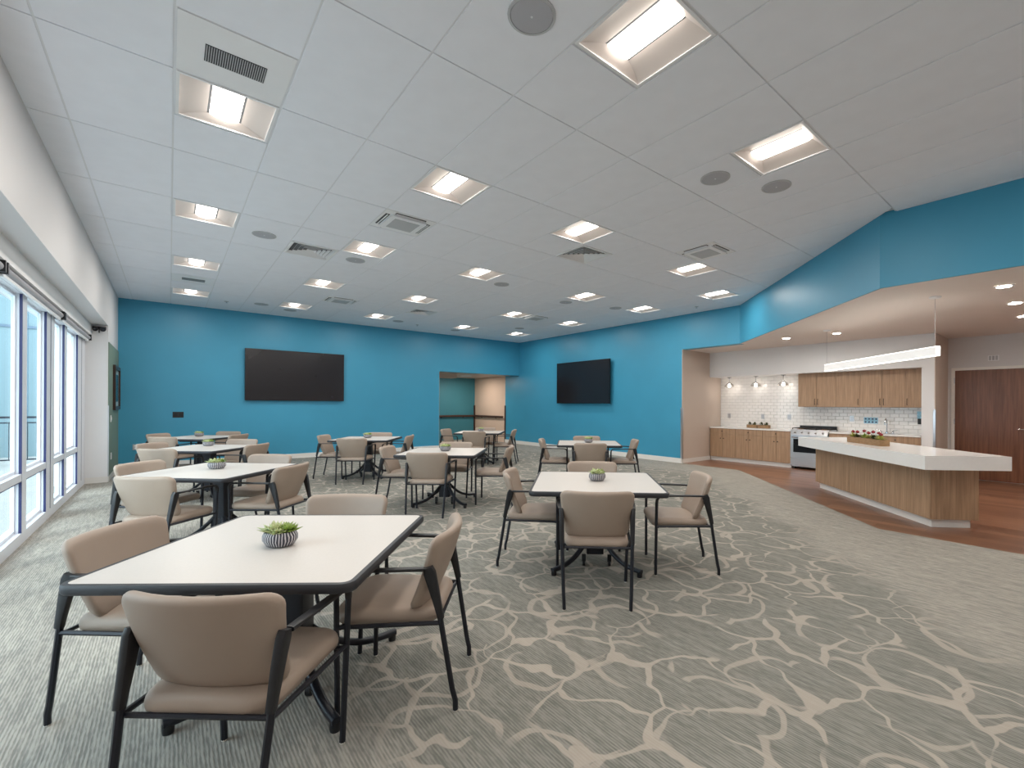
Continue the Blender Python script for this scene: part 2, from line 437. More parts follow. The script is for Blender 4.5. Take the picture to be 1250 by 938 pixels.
# right wall
sbox('wall_right', (UR, UR + .2, VK, 13.91, 0, CZ + .05), BLUE, 'blue wall that carries the smaller television')
sbox('wall_right_header', (UR, UR + .2, P1[1], VK, KZ, CZ + .05), BLUE, 'blue wall band left of the diagonal above the kitchen')
sbox('wall_corridor_beige', (UR, UR + .2, 13.91, 16.1, 0, 2.9), PEACH, 'beige wall deep inside the corridor')
sbox('baseboard_right', (UR - .014, UR, VK, 13.91, 0, .115), TRIM, 'white baseboard along the blue right wall')
def fascia(name, a, b, z0, z1, m, label, t=.024):
    d = Vector((b[0] - a[0], b[1] - a[1])).normalized(); n = Vector((d.y, -d.x)) * t
    if n.x < 0: n = -n
    q = [a, b, (b[0] + n.x, b[1] + n.y), (a[0] + n.x, a[1] + n.y)]
    o = MB().prism(q, z0, z1).build(name, m); struct(o, label); return o
fascia('wall_diagonal_header', P1, P2, KZ, CZ + .05, BLUE, 'diagonal blue wall band above the kitchen edge')
fascia('wall_kitchen_header', P2, (P2[0], VN), KZ, CZ + .05, BLUE, 'blue wall band at the upper right of the room')
# kitchen ceiling
KCEIL = mat('kitchen_ceiling_paint', srgb(236, 228, 222), .6, var=.01, vscale=1)
kc = MB().prism([(P1[0] + .03, P1[1]), (P2[0] + .03, P2[1]), (P2[0] + .03, VN), (UD, VN), (UD, VK), (UR + .03, VK)], KZ + .001, KZ + .06).build('ceiling_kitchen', KCEIL)
struct(kc, 'lower beige plaster ceiling over the kitchen')
# kitchen walls
sbox('wall_kitchen_side', (UR + .2, UD, VK, VK + .15, 0, 2.9), TAUPE, 'beige wall at the left end of the counter')
sbox('wall_kitchen_jamb', (UR + .001, UR + .21, VK - .012, VK, 0, KZ), TAUPE, 'beige end of the blue wall beside the counter')
sbox('baseboard_kitchen', (UR, UF, VK - .024, VK - .012, 0, .1), TRIM, 'baseboard on the beige kitchen side wall')
tw = sbox('wall_kitchen_tiled', (UT, UD, 1.9, VK, 0, KZ), GROUT, 'kitchen wall with white subway tiles')
sbox('wall_kitchen_soffit', (UF, UT, 2.05, VK, 2.12, KZ), WHITE, 'white boxed soffit above the cabinets')
sbox('wall_kitchen_pillar', (UF, UD, 1.862, 2.05, 0, KZ), WHITE, 'white wall end right of the wall cabinets')
sbox('wall_kitchen_return', (UF + .002, UD, 1.85, 1.862, 0, KZ), TAUPE, 'taupe side of the wall end beside the door')
sbox('wall_door', (UD, UD + .15, VN, 1.862, 0, 2.9), WALLW, 'off white wall around the walnut door')
sbox('wall_behind', (-1.6, UD, VN - .15, VN, 0, CZ + .05), WALLW, 'off white wall behind the viewpoint')
# corridor
sbox('wall_corridor_teal', (4.6, UR + .2, 16.1, 16.25, 0, 2.9), TEAL, 'teal wall at the back of the corridor')
sbox('wall_corridor_left', (4.5, 4.6, VB + .2, 16.1, 0, 2.9), PEACH, 'left end of the corridor')
sbox('ceiling_corridor', (4.5, UR, VB + .2, 16.1, 2.43, 2.5), TAUPE, 'corridor ceiling seen through the opening')
sbox('trim_3', (6.2, 7.55, 14.1, 14.5, 2.29, 2.43), PEACH, 'pale boxed beam under the corridor ceiling')
sbox('trim_4', (UR - .012, UR, 13.87, 13.95, 0, 1.35), RAILW, 'dark corner guard where blue wall meets beige')
sbox('trim_5', (UR - .05, UR, 16.05, 16.1, 0, 1.35), RAILW, 'dark corner guard between teal and beige walls')
def handrail(name, a, b, nrm, label):
    h = empty(name, (a[0], a[1], 0)); A = Vector((0, 0, .93)); B = Vector((b[0] - a[0], b[1] - a[1], .93)); n = Vector(nrm)
    MB().sweep([A + n * .06, B + n * .06], rrect(.04, .075, .015, 3)).build('rail', RAILW, h, 'auto')
    L_ = (B - A).length; k = max(2, int(L_ / .8))
    for i in range(k):
        c = A.lerp(B, (i + .5) / k)
        MB().tube([c + Vector((0, 0, -.06)), c + n * .05 + Vector((0, 0, -.06)), c + n * .06 + Vector((0, 0, -.03))], .011).build('bracket', BLACKM, h)
    tag(h, label, 'handrail'); return h
handrail('handrail', (4.7, 16.1), (UR - .08, 16.1), (0, -1, 0), 'dark wooden handrail along the teal corridor wall')
handrail('handrail', (UR, 13.98), (UR, 16.0), (-1, 0, 0), 'dark wooden handrail along the beige corridor wall')

# ------------------------------------------------------------------ ceiling grid
G = .6096; GU0, GV0 = .014, .199
top = MB().box(-1.6, UD + .15, VN - .15, 16.3, CZ + .05, CZ + .12).build('ceiling', DARKGAP)
struct(top, 'suspended white tile ceiling with recessed lights')
def clip_half(poly, a, b, c):       # keep a*x+b*y<=c
    out = []
    for i in range(len(poly)):
        p, q = poly[i], poly[(i + 1) % len(poly)]
        dp, dq = a * p[0] + b * p[1] - c, a * q[0] + b * q[1] - c
        if dp <= 0: out.append(p)
        if dp * dq < 0:
            t = dp / (dp - dq); out.append((p[0] + (q[0] - p[0]) * t, p[1] + (q[1] - p[1]) * t))
    return out
DC = P1[0] - P1[1]
DGa = (P1[1] - P2[1]); DGb = -(P1[0] - P2[0]); DGc = DGa * P1[0] + DGb * P1[1]
def clip_room(poly):
    poly = clip_half(poly, 1, 0, UR - .003); poly = clip_half(poly, -1, 0, -UL - .003) if poly else poly
    poly = clip_half(poly, 0, 1, VB - .003) if poly else poly
    if not poly: return poly
    cy = sum(p[1] for p in poly) / len(poly)
    if cy < P2[1] - .02: poly = clip_half(poly, 1, 0, P2[0] - .003)
    else: poly = clip_half(poly, DGa, DGb, DGc - .01)
    return poly
def gu(i): return GU0 + G * i
def gv(j): return GV0 + G * j
LIGHTS = [(0, 6), (0, 10), (0, 14), (0, 18), (3, -2), (3, 2), (3, 6), (3, 10), (3, 14), (3, 18), (6, -2), (6, 2), (6, 6), (6, 10), (6, 14), (6, 18),
          (10, 6), (10, 10), (10, 14), (10, 18), (13, 7), (13, 10), (13, 14), (13, 18), (0, 2), (0, -2)]
CASS = [(3, 8), (4, 16), (9, 5), (11, 14)]
LOUV = [(2, 11), (7, 7), (7, 16)]
GRIL = [(0, 5), (0, 16)]
taken = set(LIGHTS + CASS + LOUV + GRIL)
full_mesh = MB().box(.006, G - .006, .006, 2 * G - .006, 0, .016).mesh('ceiling_tile', TILE)
half_mesh = MB().box(.006, G - .006, .006, G - .006, 0, .016).mesh('ceiling_tile', TILE)
def add_tile(i, j, n):
    p = [(gu(i) + .006, gv(j) + .006), (gu(i + 1) - .006, gv(j) + .006), (gu(i + 1) - .006, gv(j + n) - .006), (gu(i) + .006, gv(j + n) - .006)]
    q = clip_room(p)
    if len(q) < 3: return
    xs = [c[0] for c in q]; ys = [c[1] for c in q]
    if max(xs) - min(xs) < .02 or max(ys) - min(ys) < .02: return
    same = len(q) == 4 and all(abs(a[0] - b[0]) + abs(a[1] - b[1]) < 1e-6 for a, b in zip(p, q))
    if same:
        o = D.objects.new('ceiling_tile', full_mesh if n == 2 else half_mesh); COL.objects.link(o); o.location = (gu(i), gv(j), CZ)
    else:
        o = MB().prism(q, CZ, CZ + .016).build('ceiling_tile', TILE)
    o.parent = top
for i in range(-2, 16):
    for j in range(-6, 22, 2):
        a, b = (i, j) in taken, (i, j + 1) in taken
        if not a and not b: add_tile(i, j, 2)
        elif a and not b: add_tile(i, j + 1, 1)
        elif b and not a: add_tile(i, j, 1)
def bar(poly, name='grid_bar', dz=0.0):
    q = clip_room(poly)
    if len(q) >= 3: MB().prism(q, CZ + .005 + dz, CZ + .03 + dz).build(name, TBAR, top)
def split_bar(x0, x1, y0, y1, dz=0.0):
    for a, b in ((y0, min(y1, P2[1] - .03)), (max(y0, P2[1] - .03), y1)):
        if b - a > .003: bar([(x0, a), (x1, a), (x1, b), (x0, b)], dz=dz)
for i in range(-1, 16): split_bar(gu(i) - .012, gu(i) + .012, VN, VB)
for j in range(-6, 22, 2): split_bar(UL, UR, gv(j) - .012, gv(j) + .012, .002)
for (i, j) in taken:
    js = j + 1 if (j % 2 == 0) else j
    bar([(gu(i), gv(js) - .012), (gu(i + 1), gv(js) - .012), (gu(i + 1), gv(js) + .012), (gu(i), gv(js) + .012)], dz=.004)
# wall angle strips
sbox('wall_angle', (UL, UL + .02, VN, VB, CZ + .001, CZ + .004), TBAR, '', top)

# ------------------------------------------------------------------ ceiling fittings
def troffer():
    t = empty('ceiling_light'); s = G / 2 - .012; h = .085
    f = MB()
    for b in ((-s, s, -s, -s + .018), (-s, s, s - .018, s), (-s, -s + .018, -s + .018, s - .018), (s - .018, s, -s + .018, s - .018)): f.box(*b, -.002, .012)
    f.build('frame', WMETAL, t)
    w = s - .018
    for sg in (-1, 1):      # curved side reflectors
        r = MB(); path = []
        for k in range(7):
            a = k / 6; x = w - (w - .09) * a; z = .004 + .05 * a ** .8
            path.append((sg * x, z))
        vs = [(x, y, z) for y in (-w, w) for x, z in path]; n = len(path)
        r.add(vs, [(k, k + 1, n + k + 1, n + k) for k in range(n - 1)]); r.build('reflector', REFL, t, True)
    for sg in (-1, 1):
        e = MB(); e.add([(-w, sg * w, .004), (w, sg * w, .004), (w, sg * w, h + .01), (-w, sg * w, h + .01)], [(0, 1, 2, 3)])
        # curved lip rising to the end of the lens
        n = 8; vs = []; fs = []
        for k in range(n + 1):
            x = -w + 2 * w * k / n; q = math.cos(x / w * PI / 2)
            vs += [(x, sg * w, .004), (x, sg * (w - .07 * q - .004), .004 + .055 * q)]
        fs = [(2 * k, 2 * k + 2, 2 * k + 3, 2 * k + 1) for k in range(n)]
        e.add(vs, fs); e.build('end_cap', REFL, t, True)
    d = MB(); vs = []; n = 10; ly = w - .055
    for y in (-ly, -ly + .03, ly - .03, ly):
        q = .55 if abs(y) == ly else 1
        for k in range(n + 1):
            a = PI * k / n; vs.append((-.096 * math.cos(a), y, .058 - .044 * q * math.sin(a)))
    m = n + 1
    d.add(vs, [(i * m + k, i * m + k + 1, (i + 1) * m + k + 1, (i + 1) * m + k) for i in range(3) for k in range(n)])
    d.build('lens', LAMPM, t, True)
    al = D.lights.new('lamp', 'AREA'); al.shape = 'RECTANGLE'; al.size = .17; al.size_y = .42; al.energy = LAMP_W; al.color = (1, .93, .85)
    lo = D.objects.new('lamp', al); COL.objects.link(lo); lo.parent = t; lo.location = (0, 0, .01)
    b = MB().box(-s, s, -s, s, h + .012, h + .02).box(-s, -s + .004, -s, s, .012, h + .012).box(s - .004, s, -s, s, .012, h + .012).box(-s, s, -s, -s + .004, .012, h + .012).box(-s, s, s - .004, s, .012, h + .012)
    b.build('housing', WMETAL, t)
    return t
t0 = troffer()
ORD = ['nearest', 'second', 'third', 'fourth', 'fifth', 'sixth']
ROWN = {0: 'row beside the windows', 3: 'second row from the windows', 6: 'middle row of the ceiling', 10: 'fourth row from the windows', 13: 'row along the kitchen side'}
first = True
for i in (0, 3, 6, 10, 13):
    js = sorted(j for (a, j) in LIGHTS if a == i)
    vis = [j for j in js if not ((i == 0 and j < 5) or j < 0)]
    for j in js:
        loc = (gu(i) + G / 2, gv(j) + G / 2, CZ)
        o = t0 if first else copy_tree(t0, loc, 0); o.location = loc; first = False
        if j in vis:
            k = vis.index(j); nm = ORD[k] if k < len(vis) - 1 else 'farthest'
            tag(o, f'recessed square light, {nm} from the camera in the {ROWN[i]}', 'light', 'recessed ceiling lights')
        else: tag(o, f'recessed square light of the {ROWN[i]}, {"above" if j > 0 else "behind"} the viewpoint', 'light', 'recessed ceiling lights')

def cassette(loc, label):
    t = empty('air_cassette', loc); s = G / 2 - .012
    MB().box(-s, s, -s, s, 0, .02).build('frame', WMETAL, t)
    p = rrect(.43, .43, .03, 3); MB().prism(p, -.022, 0).build('panel', WMETAL, t)
    MB().box(-.15, .15, -.15, .15, -.025, -.022).build('intake_grille', GREYM, t)
    for (a, b, c, d) in ((-.18, .18, .222, .268), (-.18, .18, -.268, -.222), (.222, .268, -.18, .18), (-.268, -.222, -.18, .18)):
        sl = MB().box(a, b, c, d, -.003, .001).build('air_slot', DGREY, t)
        v = MB()
        if b - a > d - c: v.box(a + .01, b - .01, (c + d) / 2 - .004, (c + d) / 2 + .004, -.012, -.003)
        else: v.box((a + b) / 2 - .004, (a + b) / 2 + .004, c + .01, d - .01, -.012, -.003)
        v.build('vane', WMETAL, sl)
    tag(t, label, 'air vent', 'square air cassettes in the ceiling')
cl = ['square white air cassette near a light left of centre ceiling', 'small far air cassette near the wide television wall', 'square white air cassette close to the diagonal blue band', 'far air cassette beside a light near the blue corner']
for (i, j), l in zip(CASS, cl): cassette((gu(i) + G / 2, gv(j) + G / 2, CZ), l)
def louver(loc, label):
    t = empty('louver_diffuser', loc); s = G / 2 - .012
    f = MB()
    for b in ((-s, s, -s, -s + .03), (-s, s, s - .03, s), (-s, -s + .03, -s + .03, s - .03), (s - .03, s, -s + .03, s - .03)): f.box(*b, -.004, .012)
    f.build('frame', WMETAL, t)
    MB().box(-s + .03, s - .03, -s + .03, s - .03, .09, .095).build('plenum', DGREY, t)
    R = s - .03
    for k in range(5):
        a = R * (1 - k * .19)
        vs = [(-a, -a, .07), (a, -a, .07), (a, a, .07), (-a, a, .07), (-a + .022, -a + .022, 0), (a - .022, -a + .022, 0), (a - .022, a - .022, 0), (-a + .022, a - .022, 0)]
        if a < .06: vs = [(x, y, z) for x, y, z in vs[:4]] + [(0.01 * (1 if x > 0 else -1), .01 * (1 if y > 0 else -1), 0) for x, y, z in vs[:4]]
        # slanted blades open outwards
        vs = [(x, y, 0.0 if i_ < 4 else .03) for i_, (x, y, z) in enumerate(vs)]
        MB().add(vs, [(0, 1, 5, 4), (1, 2, 6, 5), (2, 3, 7, 6), (3, 0, 4, 7)]).build('louver', WMETAL, t)
    tag(t, label, 'air vent', 'square louver diffusers in the ceiling')
ll = ['square louver diffuser beside the round speaker left of centre', 'square louver diffuser beside a light right of centre', 'small far louver diffuser beside the far lights']
for (i, j), l in zip(LOUV, ll): louver((gu(i) + G / 2, gv(j) + G / 2, CZ), l)
def grille(loc, label):
    t = empty('return_grille', loc); s = G / 2 - .012
    MB().box(-s, s, -s, s, 0, .012).build('panel', WMETAL, t)
    MB().box(-.16, .16, -.085, .085, -.004, 0).build('opening', DGREY, t)
    sl = MB().box(-.0022, .0022, -.083, .083, -.007, -.004).mesh('slat', GREYM)
    for k in range(26):
        o = D.objects.new('slat', sl); COL.objects.link(o); o.parent = t; o.location = (-.152 + k * .01216, 0, 0)
    tag(t, label, 'air vent', 'panel grilles in the window row')
grille((gu(0) + G / 2, gv(5) + G / 2, CZ), 'dark slatted grille in a white panel, nearest the camera')
grille((gu(0) + G / 2, gv(16) + G / 2, CZ), 'small grey grille panel between the two farthest window row lights')
def speaker():
    t = empty('ceiling_speaker')
    MB().lathe([(.135, .0), (.135, -.006), (.12, -.009), (.118, -.002), (.118, 0)], 32).build('rim', GREYM, t, 'auto')
    MB().lathe([(.117, -.002), (.117, -.007), (.06, -.0085), (0.0, -.009)], 32).build('grille', SPKG, t, 'auto')
    MB().lathe([(.008, -.008), (.007, -.011), (0, -.012)], 12).build('badge', WMETAL, t, 'auto')
    return t
SPK = [(2.5, 3, 'at the top edge of the picture'), (6.5, 3.5, 'left one of the pair by the upper right light'), (7.5, 3, 'right one of the pair by the upper right light'),
       (1.5, 11, 'between the window row and second row of lights'), (3.5, 11.5, 'just past a second row light, near the louver diffuser'), (7.5, 11, 'near the centre, right of a middle row light'),
       (10.5, 11.5, 'behind a fourth row light'), (12.5, 11, 'left of a kitchen side light'), (7.5, 19, 'close to the blue wall by the middle row end'), (2.5, 19, 'close to the blue wall above the wide television'),
       (12.5, 17, 'far one near the blue corner'), (10.5, 19.5, 'beside the farthest fourth row light'), (3.5, 19.5, 'tucked behind the farthest second row light')]
s0 = speaker(); first = True
for a, b, w in SPK:
    loc = (GU0 + a * G, GV0 + b * G, CZ)
    o = s0 if first else copy_tree(s0, loc, 0); o.location = loc; first = False
    tag(o, f'round grey ceiling speaker, {w}', 'speaker', 'round ceiling speakers')
SPR = [(1.5, 19.3, 'near the blue wall left of the wide television'), (8.5, 19.3, 'near the blue wall towards the corridor'), (14.5, 8.9, 'near the blue wall at the kitchen bend')]
for a, b, w in SPR:
    t = empty('sprinkler', (GU0 + a * G, GV0 + b * G, CZ))
    MB().lathe([(.042, 0), (.042, -.004), (.025, -.012), (.012, -.013)], 20).build('escutcheon', GREYM, t, 'auto')
    MB().lathe([(.006, -.012), (.006, -.028), (.02, -.03), (.02, -.032), (0, -.033)], 12).build('deflector', CHROME, t, 'auto')
    tag(t, f'small ceiling sprinkler head {w}', 'sprinkler', 'ceiling sprinkler heads')

# ------------------------------------------------------------------ window wall
UWF, UWG = -1.10, -1.16        # mullion face, glass
wins = [(2.15, 3.3), (3.45, 4.6), (4.75, 5.65), (5.8, 6.75), (6.94, 7.9), (8.38, 9.08), (9.28, 10.27)]
VW = 2.0
edges = [VW] + [v for w_ in wins for v in w_] + [10.95]
sbox('wall_left_near', (-1.6, UL, VN, VW, 0, 2.73), WALLW, 'off white wall beside the viewpoint')
sbox('trim_6', (-1.22, UWF, VW, 11.09, 0, .11), ALU, 'white aluminium sill along the window wall')
sbox('trim_7', (-1.22, UWF, VW, 11.09, 2.45, 2.54), ALU, 'white aluminium head along the window wall')
n_ = 0
for k in range(len(wins) + 1):
    a, b = edges[2 * k], edges[2 * k + 1]
    if k == len(wins): b = 11.09
    p = MB().box(UWG - .015, UWF, a, b, .11, 2.45).build('trim_%d' % (8 + k), ALU)
    struct(p, 'white vertical window mullion')
    if k:
        MB().box(UWF - .02, UWF + .001, a - .004, a, .11, 2.45).build('navy_strip', NAVY, p)  # thin navy strip down the near edge of the mullion
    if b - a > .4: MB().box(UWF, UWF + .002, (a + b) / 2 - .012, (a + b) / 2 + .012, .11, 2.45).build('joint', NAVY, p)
for k, (a, b) in enumerate(wins):
    w_ = empty('window_%d' % (k + 1), (UWG, (a + b) / 2, .11)); struct(w_, 'tall window with a low transom and clear glass')
    h = (b - a) / 2
    MB().box(-.015, UWF - UWG, -h, h, .51, .58).build('transom', ALU, w_)
    MB().box(-.02, UWF - UWG - .002, -h, h, .5, .51).build('navy_strip', NAVY, w_)  # thin navy strip under the transom
    for z0, z1 in ((0, .51), (.58, 2.34)):
        MB().box(-.004, .004, -h + .02, h - .02, z0 + .03, z1 - .03).build('pane', GLASS, w_)
        fr = MB()
        fr.box(-.012, .015, -h, h, z0, z0 + .03).box(-.012, .015, -h, h, z1 - .03, z1).box(-.012, .015, -h, -h + .02, z0 + .03, z1 - .03).box(-.012, .015, h - .02, h, z0 + .03, z1 - .03)
        fr.build('sash', ALU, w_)
for k, (a, b, lab) in enumerate(((8.47, 11.0, 'rolled up grey window shade farthest from the camera'), (5.75, 8.42, 'rolled up grey window shade nearest the left edge of view'), (2.1, 5.7, 'long rolled up grey window shade beside the viewpoint'))):
    t = empty('roller_shade', (-1.06, a, 2.49)); L_ = b - a
    MB().tube([(0, .03, 0), (0, L_ - .03, 0)], .036, 16).build('roll', SHADE, t, 'auto')
    MB().box(-.012, .012, .035, L_ - .035, -.062, -.03).build('hem_bar', WMETAL, t)
    for y in (.0, L_ - .03): MB().box(-.045, .045, y, y + .03, -.045, .05).build('bracket', BLACK, t)
    tag(t, lab, 'shade')
# small black device on the reveal
t = empty('twin_spot_bracket', (-.93, 11.09, 2.665))
MB().box(-.085, .085, -.03, 0, -.01, .035).build('bracket', BLACK, t)
for sx in (-.045, .05):
    h = MB().tube([(sx, -.03, .02), (sx + .004, -.055, -.005), (sx + .004, -.13, -.02)], lambda i: (.02, .034, .038)[i], 14).build('lamp_head', BLACK, t, 'auto')
    MB().tube([(sx + .004, -.131, -.02), (sx + .004, -.134, -.0205)], .03, 14).build('lens', GLASSB, h, 'auto')
MB().tube([(0, -.03, 0), (.0, -.035, -.07)], .008, 6).build('cable', BLACK, t)
tag(t, 'small black twin spot on the white window reveal', 'spotlight')
# framed picture, switch, guard on the sage wall
x0 = UL + .012
t = empty('framed_picture', (x0, 12.35, 1.25))
f = MB()
for b in ((-.55, .55, 0, .07), (-.55, .55, .78, .85), (-.55, -.48, .07, .78), (.48, .55, .07, .78)): f.box(0, .04, b[0], b[1], b[2], b[3])
f.build('frame', PICF, t); MB().box(0, .012, -.48, .48, .07, .78).build('mat_board', WALLW, t); MB().box(.012, .015, -.38, .38, .16, .69).build('print', PICA, t)
MB().box(.016, .019, -.48, .48, .07, .78).build('glazing', GLASS, t)
tag(t, 'dark framed picture on the sage green wall', 'picture')
def plate(name, loc, axis, w, h, m, label, cat, kids):
    t = empty(name, loc); d = {'x+': (1, 0), 'x-': (-1, 0), 'y-': (0, -1)}[axis]
    def slab(a0, a1, z0, z1, t0, t1):
        if d[0]: x = sorted((d[0] * t0, d[0] * t1)); return MB().box(x[0], x[1], a0, a1, z0, z1)
        return MB().box(a0, a1, -t1, -t0, z0, z1)
    slab(-w / 2, w / 2, -h / 2, h / 2, 0, .008).build('cover', m, t)
    for (nm, a, z, ww, hh, mm) in kids: slab(a - ww / 2, a + ww / 2, z - hh / 2, z + hh / 2, .008, .014).build(nm, mm, t)
    tag(t, label, cat); return t
plate('light_switch', (x0, 11.44, 1.1), 'x+', .075, .12, WMETAL, 'white light switch below the framed picture', 'switch', [('rocker', 0, 0, .03, .06, WHITE)])
plate('wall_outlet', (x0, 11.5, .42), 'x+', .075, .12, WMETAL, 'white outlet low on the sage wall', 'outlet', [('socket', 0, .025, .03, .03, GREYM), ('socket', 0, -.025, .03, .03, GREYM)])
sbox('trim_21', (UL - .05, UL + .014, 11.086, 11.10, .1, 1.34), STEEL, 'stainless corner guard at the window reveal')
plate('media_plate', (.15, VB, 1.128), 'y-', .19, .13, BLACK, 'black media plate on the blue wall left of the television', 'wall plate', [('port', -.045, 0, .06, .07, BEZEL), ('port', .045, 0, .06, .07, BEZEL)])
plate('wall_outlet', (-.55, VB, .45), 'y-', .075, .12, GREYM, 'grey outlet low on the blue wall near the sage wall', 'outlet', [('socket', 0, .025, .03, .03, WMETAL), ('socket', 0, -.025, .03, .03, WMETAL)])

# ------------------------------------------------------------------ televisions
def tv(loc, rz, w, h, dp, label):
    t = empty('television', loc, rz)
    MB().box(-w / 2, w / 2, -dp, -dp + .045, 0, h).build('housing', BEZEL, t)
    MB().box(-w / 2 + .012, w / 2 - .012, -dp - .002, -dp, .016, h - .012).build('screen', SCREEN, t)
    b = MB().box(-w * .3, w * .3, -dp + .045, -.012, h * .25, h * .75).build('rear_bulge', BEZEL, t)
    MB().box(-.3, .3, -.012, 0, h * .3, h * .7).build('wall_mount', BLACKM, t)
    tag(t, label, 'television', 'wall mounted televisions')
tv((2.477, VB, 1.458), 0, 2.215, 1.247, .075, 'large black television on the blue wall left of the corridor opening')
tv((UR, 9.74, 1.433), -PI / 2, 2.24, 1.25, .13, 'large black television on the blue wall right of the corridor opening')

# ------------------------------------------------------------------ kitchen
# tiles : one joined part, each tile about four pixels high
tm = MB(); tw_, th_ = .152, .076; gp = .0025
def tiles(v0, v1, z0, z1):
    z = z0; row = 0
    while z < z1 - .01:
        zz = min(z + th_, z1); v = v0 - (tw_ / 2 if row % 2 else 0)
        while v < v1 - .005:
            a, b = max(v, v0), min(v + tw_, v1)
            if b - a > .01:
                a += gp / 2; b -= gp / 2; c, d = z + gp / 2, zz - gp / 2; e = .004
                tm.add([(UT, a, c), (UT, b, c), (UT, b, d), (UT, a, d), (UT - .008, a + e, c + e), (UT - .008, b - e, c + e), (UT - .008, b - e, d - e), (UT - .008, a + e, d - e)],
                       [(4, 5, 6, 7), (0, 1, 5, 4), (1, 2, 6, 5), (2, 3, 7, 6), (3, 0, 4, 7)])
            v += tw_
        z += th_; row += 1
tiles(4.30, VK, .87, 2.12); tiles(2.05, 4.30, .87, 1.375)
o = tm.build('subway_tile', GTILE, tw); o['kind'] = 'stuff'

CT = .85
def knob(parent, x, y, z):
    MB().tube([(x, y, z), (x - .018, y, z), (x - .019, y, z), (x - .03, y, z)], lambda i: (.005, .005, .012, .011)[i], 10).build('knob', IRON, parent, 'auto')
def base_unit(v0, v1, label, z1=CT - .03):
    t = empty('base_cabinet', (UF, (v0 + v1) / 2, 0)); h = (v1 - v0) / 2 - .003
    MB().box(.02, .54, -h, h, .1, z1).build('body', OAK, t)
    d = MB().box(0, .02, -h, h, z1 - .135, z1 - .003).build('drawer', OAK, t); knob(d, 0, 0, z1 - .07)
    for s in (-1, 1):
        a, b = (-h, -.0025) if s < 0 else (.0025, h)
        q = MB().box(0, .02, a, b, .1, z1 - .143).build('door', OAK, t); knob(q, 0, s * .04, z1 - .25)
    tag(t, label, 'cabinet', 'oak base cabinets along the tiled wall')
base_unit(5.678, VK - .014, 'oak base cabinet at the left end of the counter')
base_unit(5.01, 5.678, 'oak base cabinet in the middle left of the range')
base_unit(4.372, 5.01, 'oak base cabinet directly left of the range')
base_unit(2.83, 3.595, 'oak base cabinet right of the range, mostly behind the island')
base_unit(2.055, 2.83, 'oak base cabinet by the white wall end, mostly behind the island')
sbox('baseboard_kick_left', (UF + .05, UF + .065, 4.372, VK - .014, 0, .1), TRIM, 'white toe kick under the left base cabinets')
sbox('baseboard_kick_right', (UF + .05, UF + .065, 2.055, 3.595, 0, .1), TRIM, 'white toe kick under the right base cabinets')
def counter(v0, v1, label):
    t = empty('countertop', (UF - .02, v0, CT - .03))
    MB().prism(rrect(.56, v1 - v0, .004, 2, .28, (v1 - v0) / 2), 0, .03).build('slab', QUARTZ, t)
    MB().box(.544, .555, 0.002, v1 - v0 - .002, .03, .05).build('upstand', QUARTZ, t)
    tag(t, label, 'countertop'); return t
counter(4.372, VK - .014, 'white countertop left of the range')
c2 = counter(2.055, 3.595, 'white countertop with the sink right of the range')
# wall cabinets
def wall_unit(v0, v1, doors, label, hinge=0):
    t = empty('wall_cabinet', (10.86, (v0 + v1) / 2, 1.375)); h = (v1 - v0) / 2 - .0025; H_ = 2.12 - 1.375 - .002
    MB().box(.02, .34, -h, h, 0, H_).build('body', OAK, t)
    spans = [(-h, -.0025, -.03), (.0025, h, .03)] if doors == 2 else [(-h, h, hinge * (h - .03))]
    for a, b, hx in spans:
        d = MB().box(0, .019, a, b, .002, H_).build('door', OAK, t)
        MB().tube([(0, hx, .05), (-.025, hx, .05), (-.025, hx, .17), (0, hx, .17)], .005, 6, up=(0, 1, 0)).build('handle', IRON, d)
    tag(t, label, 'cabinet', 'oak wall cabinets')
wall_unit(3.534, 4.295, 2, 'two door oak wall cabinet above the range, leftmost')
wall_unit(3.087, 3.534, 1, 'single door oak wall cabinet second from the left', -1)
wall_unit(2.337, 3.087, 2, 'two door oak wall cabinet above the sink')
wall_unit(2.052, 2.337, 1, 'narrow oak wall cabinet at the right end', 1)
# range
t = empty('range', (UF - .03, 3.983, 0)); hw = .378
MB().box(.03, .55, -hw, hw, .05, .84).build('body', STEEL, t)
dr = MB().box(0, .03, -hw, hw, .07, .235).build('storage_drawer', STEEL, t)
od = MB().box(-.005, .03, -hw, hw, .25, .74).build('oven_door', STEEL, t)
MB().box(-.009, -.005, -.315, .315, .37, .665).build('oven_window', GLASSB, od)
MB().tube([(-.005, -.33, .7), (-.05, -.33, .7), (-.05, .33, .7), (-.005, .33, .7)], .011, 8, up=(0, 0, 1)).build('handle', CHROME, od)
cp = MB().add([(-.02, -hw, .755), (-.02, hw, .755), (.05, hw, .875), (.05, -hw, .875), (.06, -hw, .755), (.06, hw, .755)], [(0, 1, 2, 3), (0, 3, 4), (1, 5, 2), (3, 2, 5, 4), (0, 4, 5, 1)]).build('control_panel', STEEL, t)
for k in range(5):
    y = -.28 + k * .14
    MB().tube([(.012, y, .815), (-.012, y, .803)], .02, 12).build('control_knob', STEEL, cp, 'auto')
ck = MB().box(.05, .5, -hw, hw, .84, .872).build('cooktop', STEEL, t)
MB().box(.06, .49, -.1, .1, .872, .895).build('griddle', IRON, ck)
for (bx, by) in ((.15, -.24), (.15, .24), (.38, -.24), (.38, .24)):
    b = MB().lathe([(.06, .872), (.055, .884), (.03, .886), (.028, .893), (0, .894)], 16, (bx, by, 0)).build('burner', BRONZE, ck, 'auto')
gr = MB()
for y in (-.36, -.24, -.12, .12, .24, .36): gr.box(.06, .49, y - .006, y + .006, .895, .908)
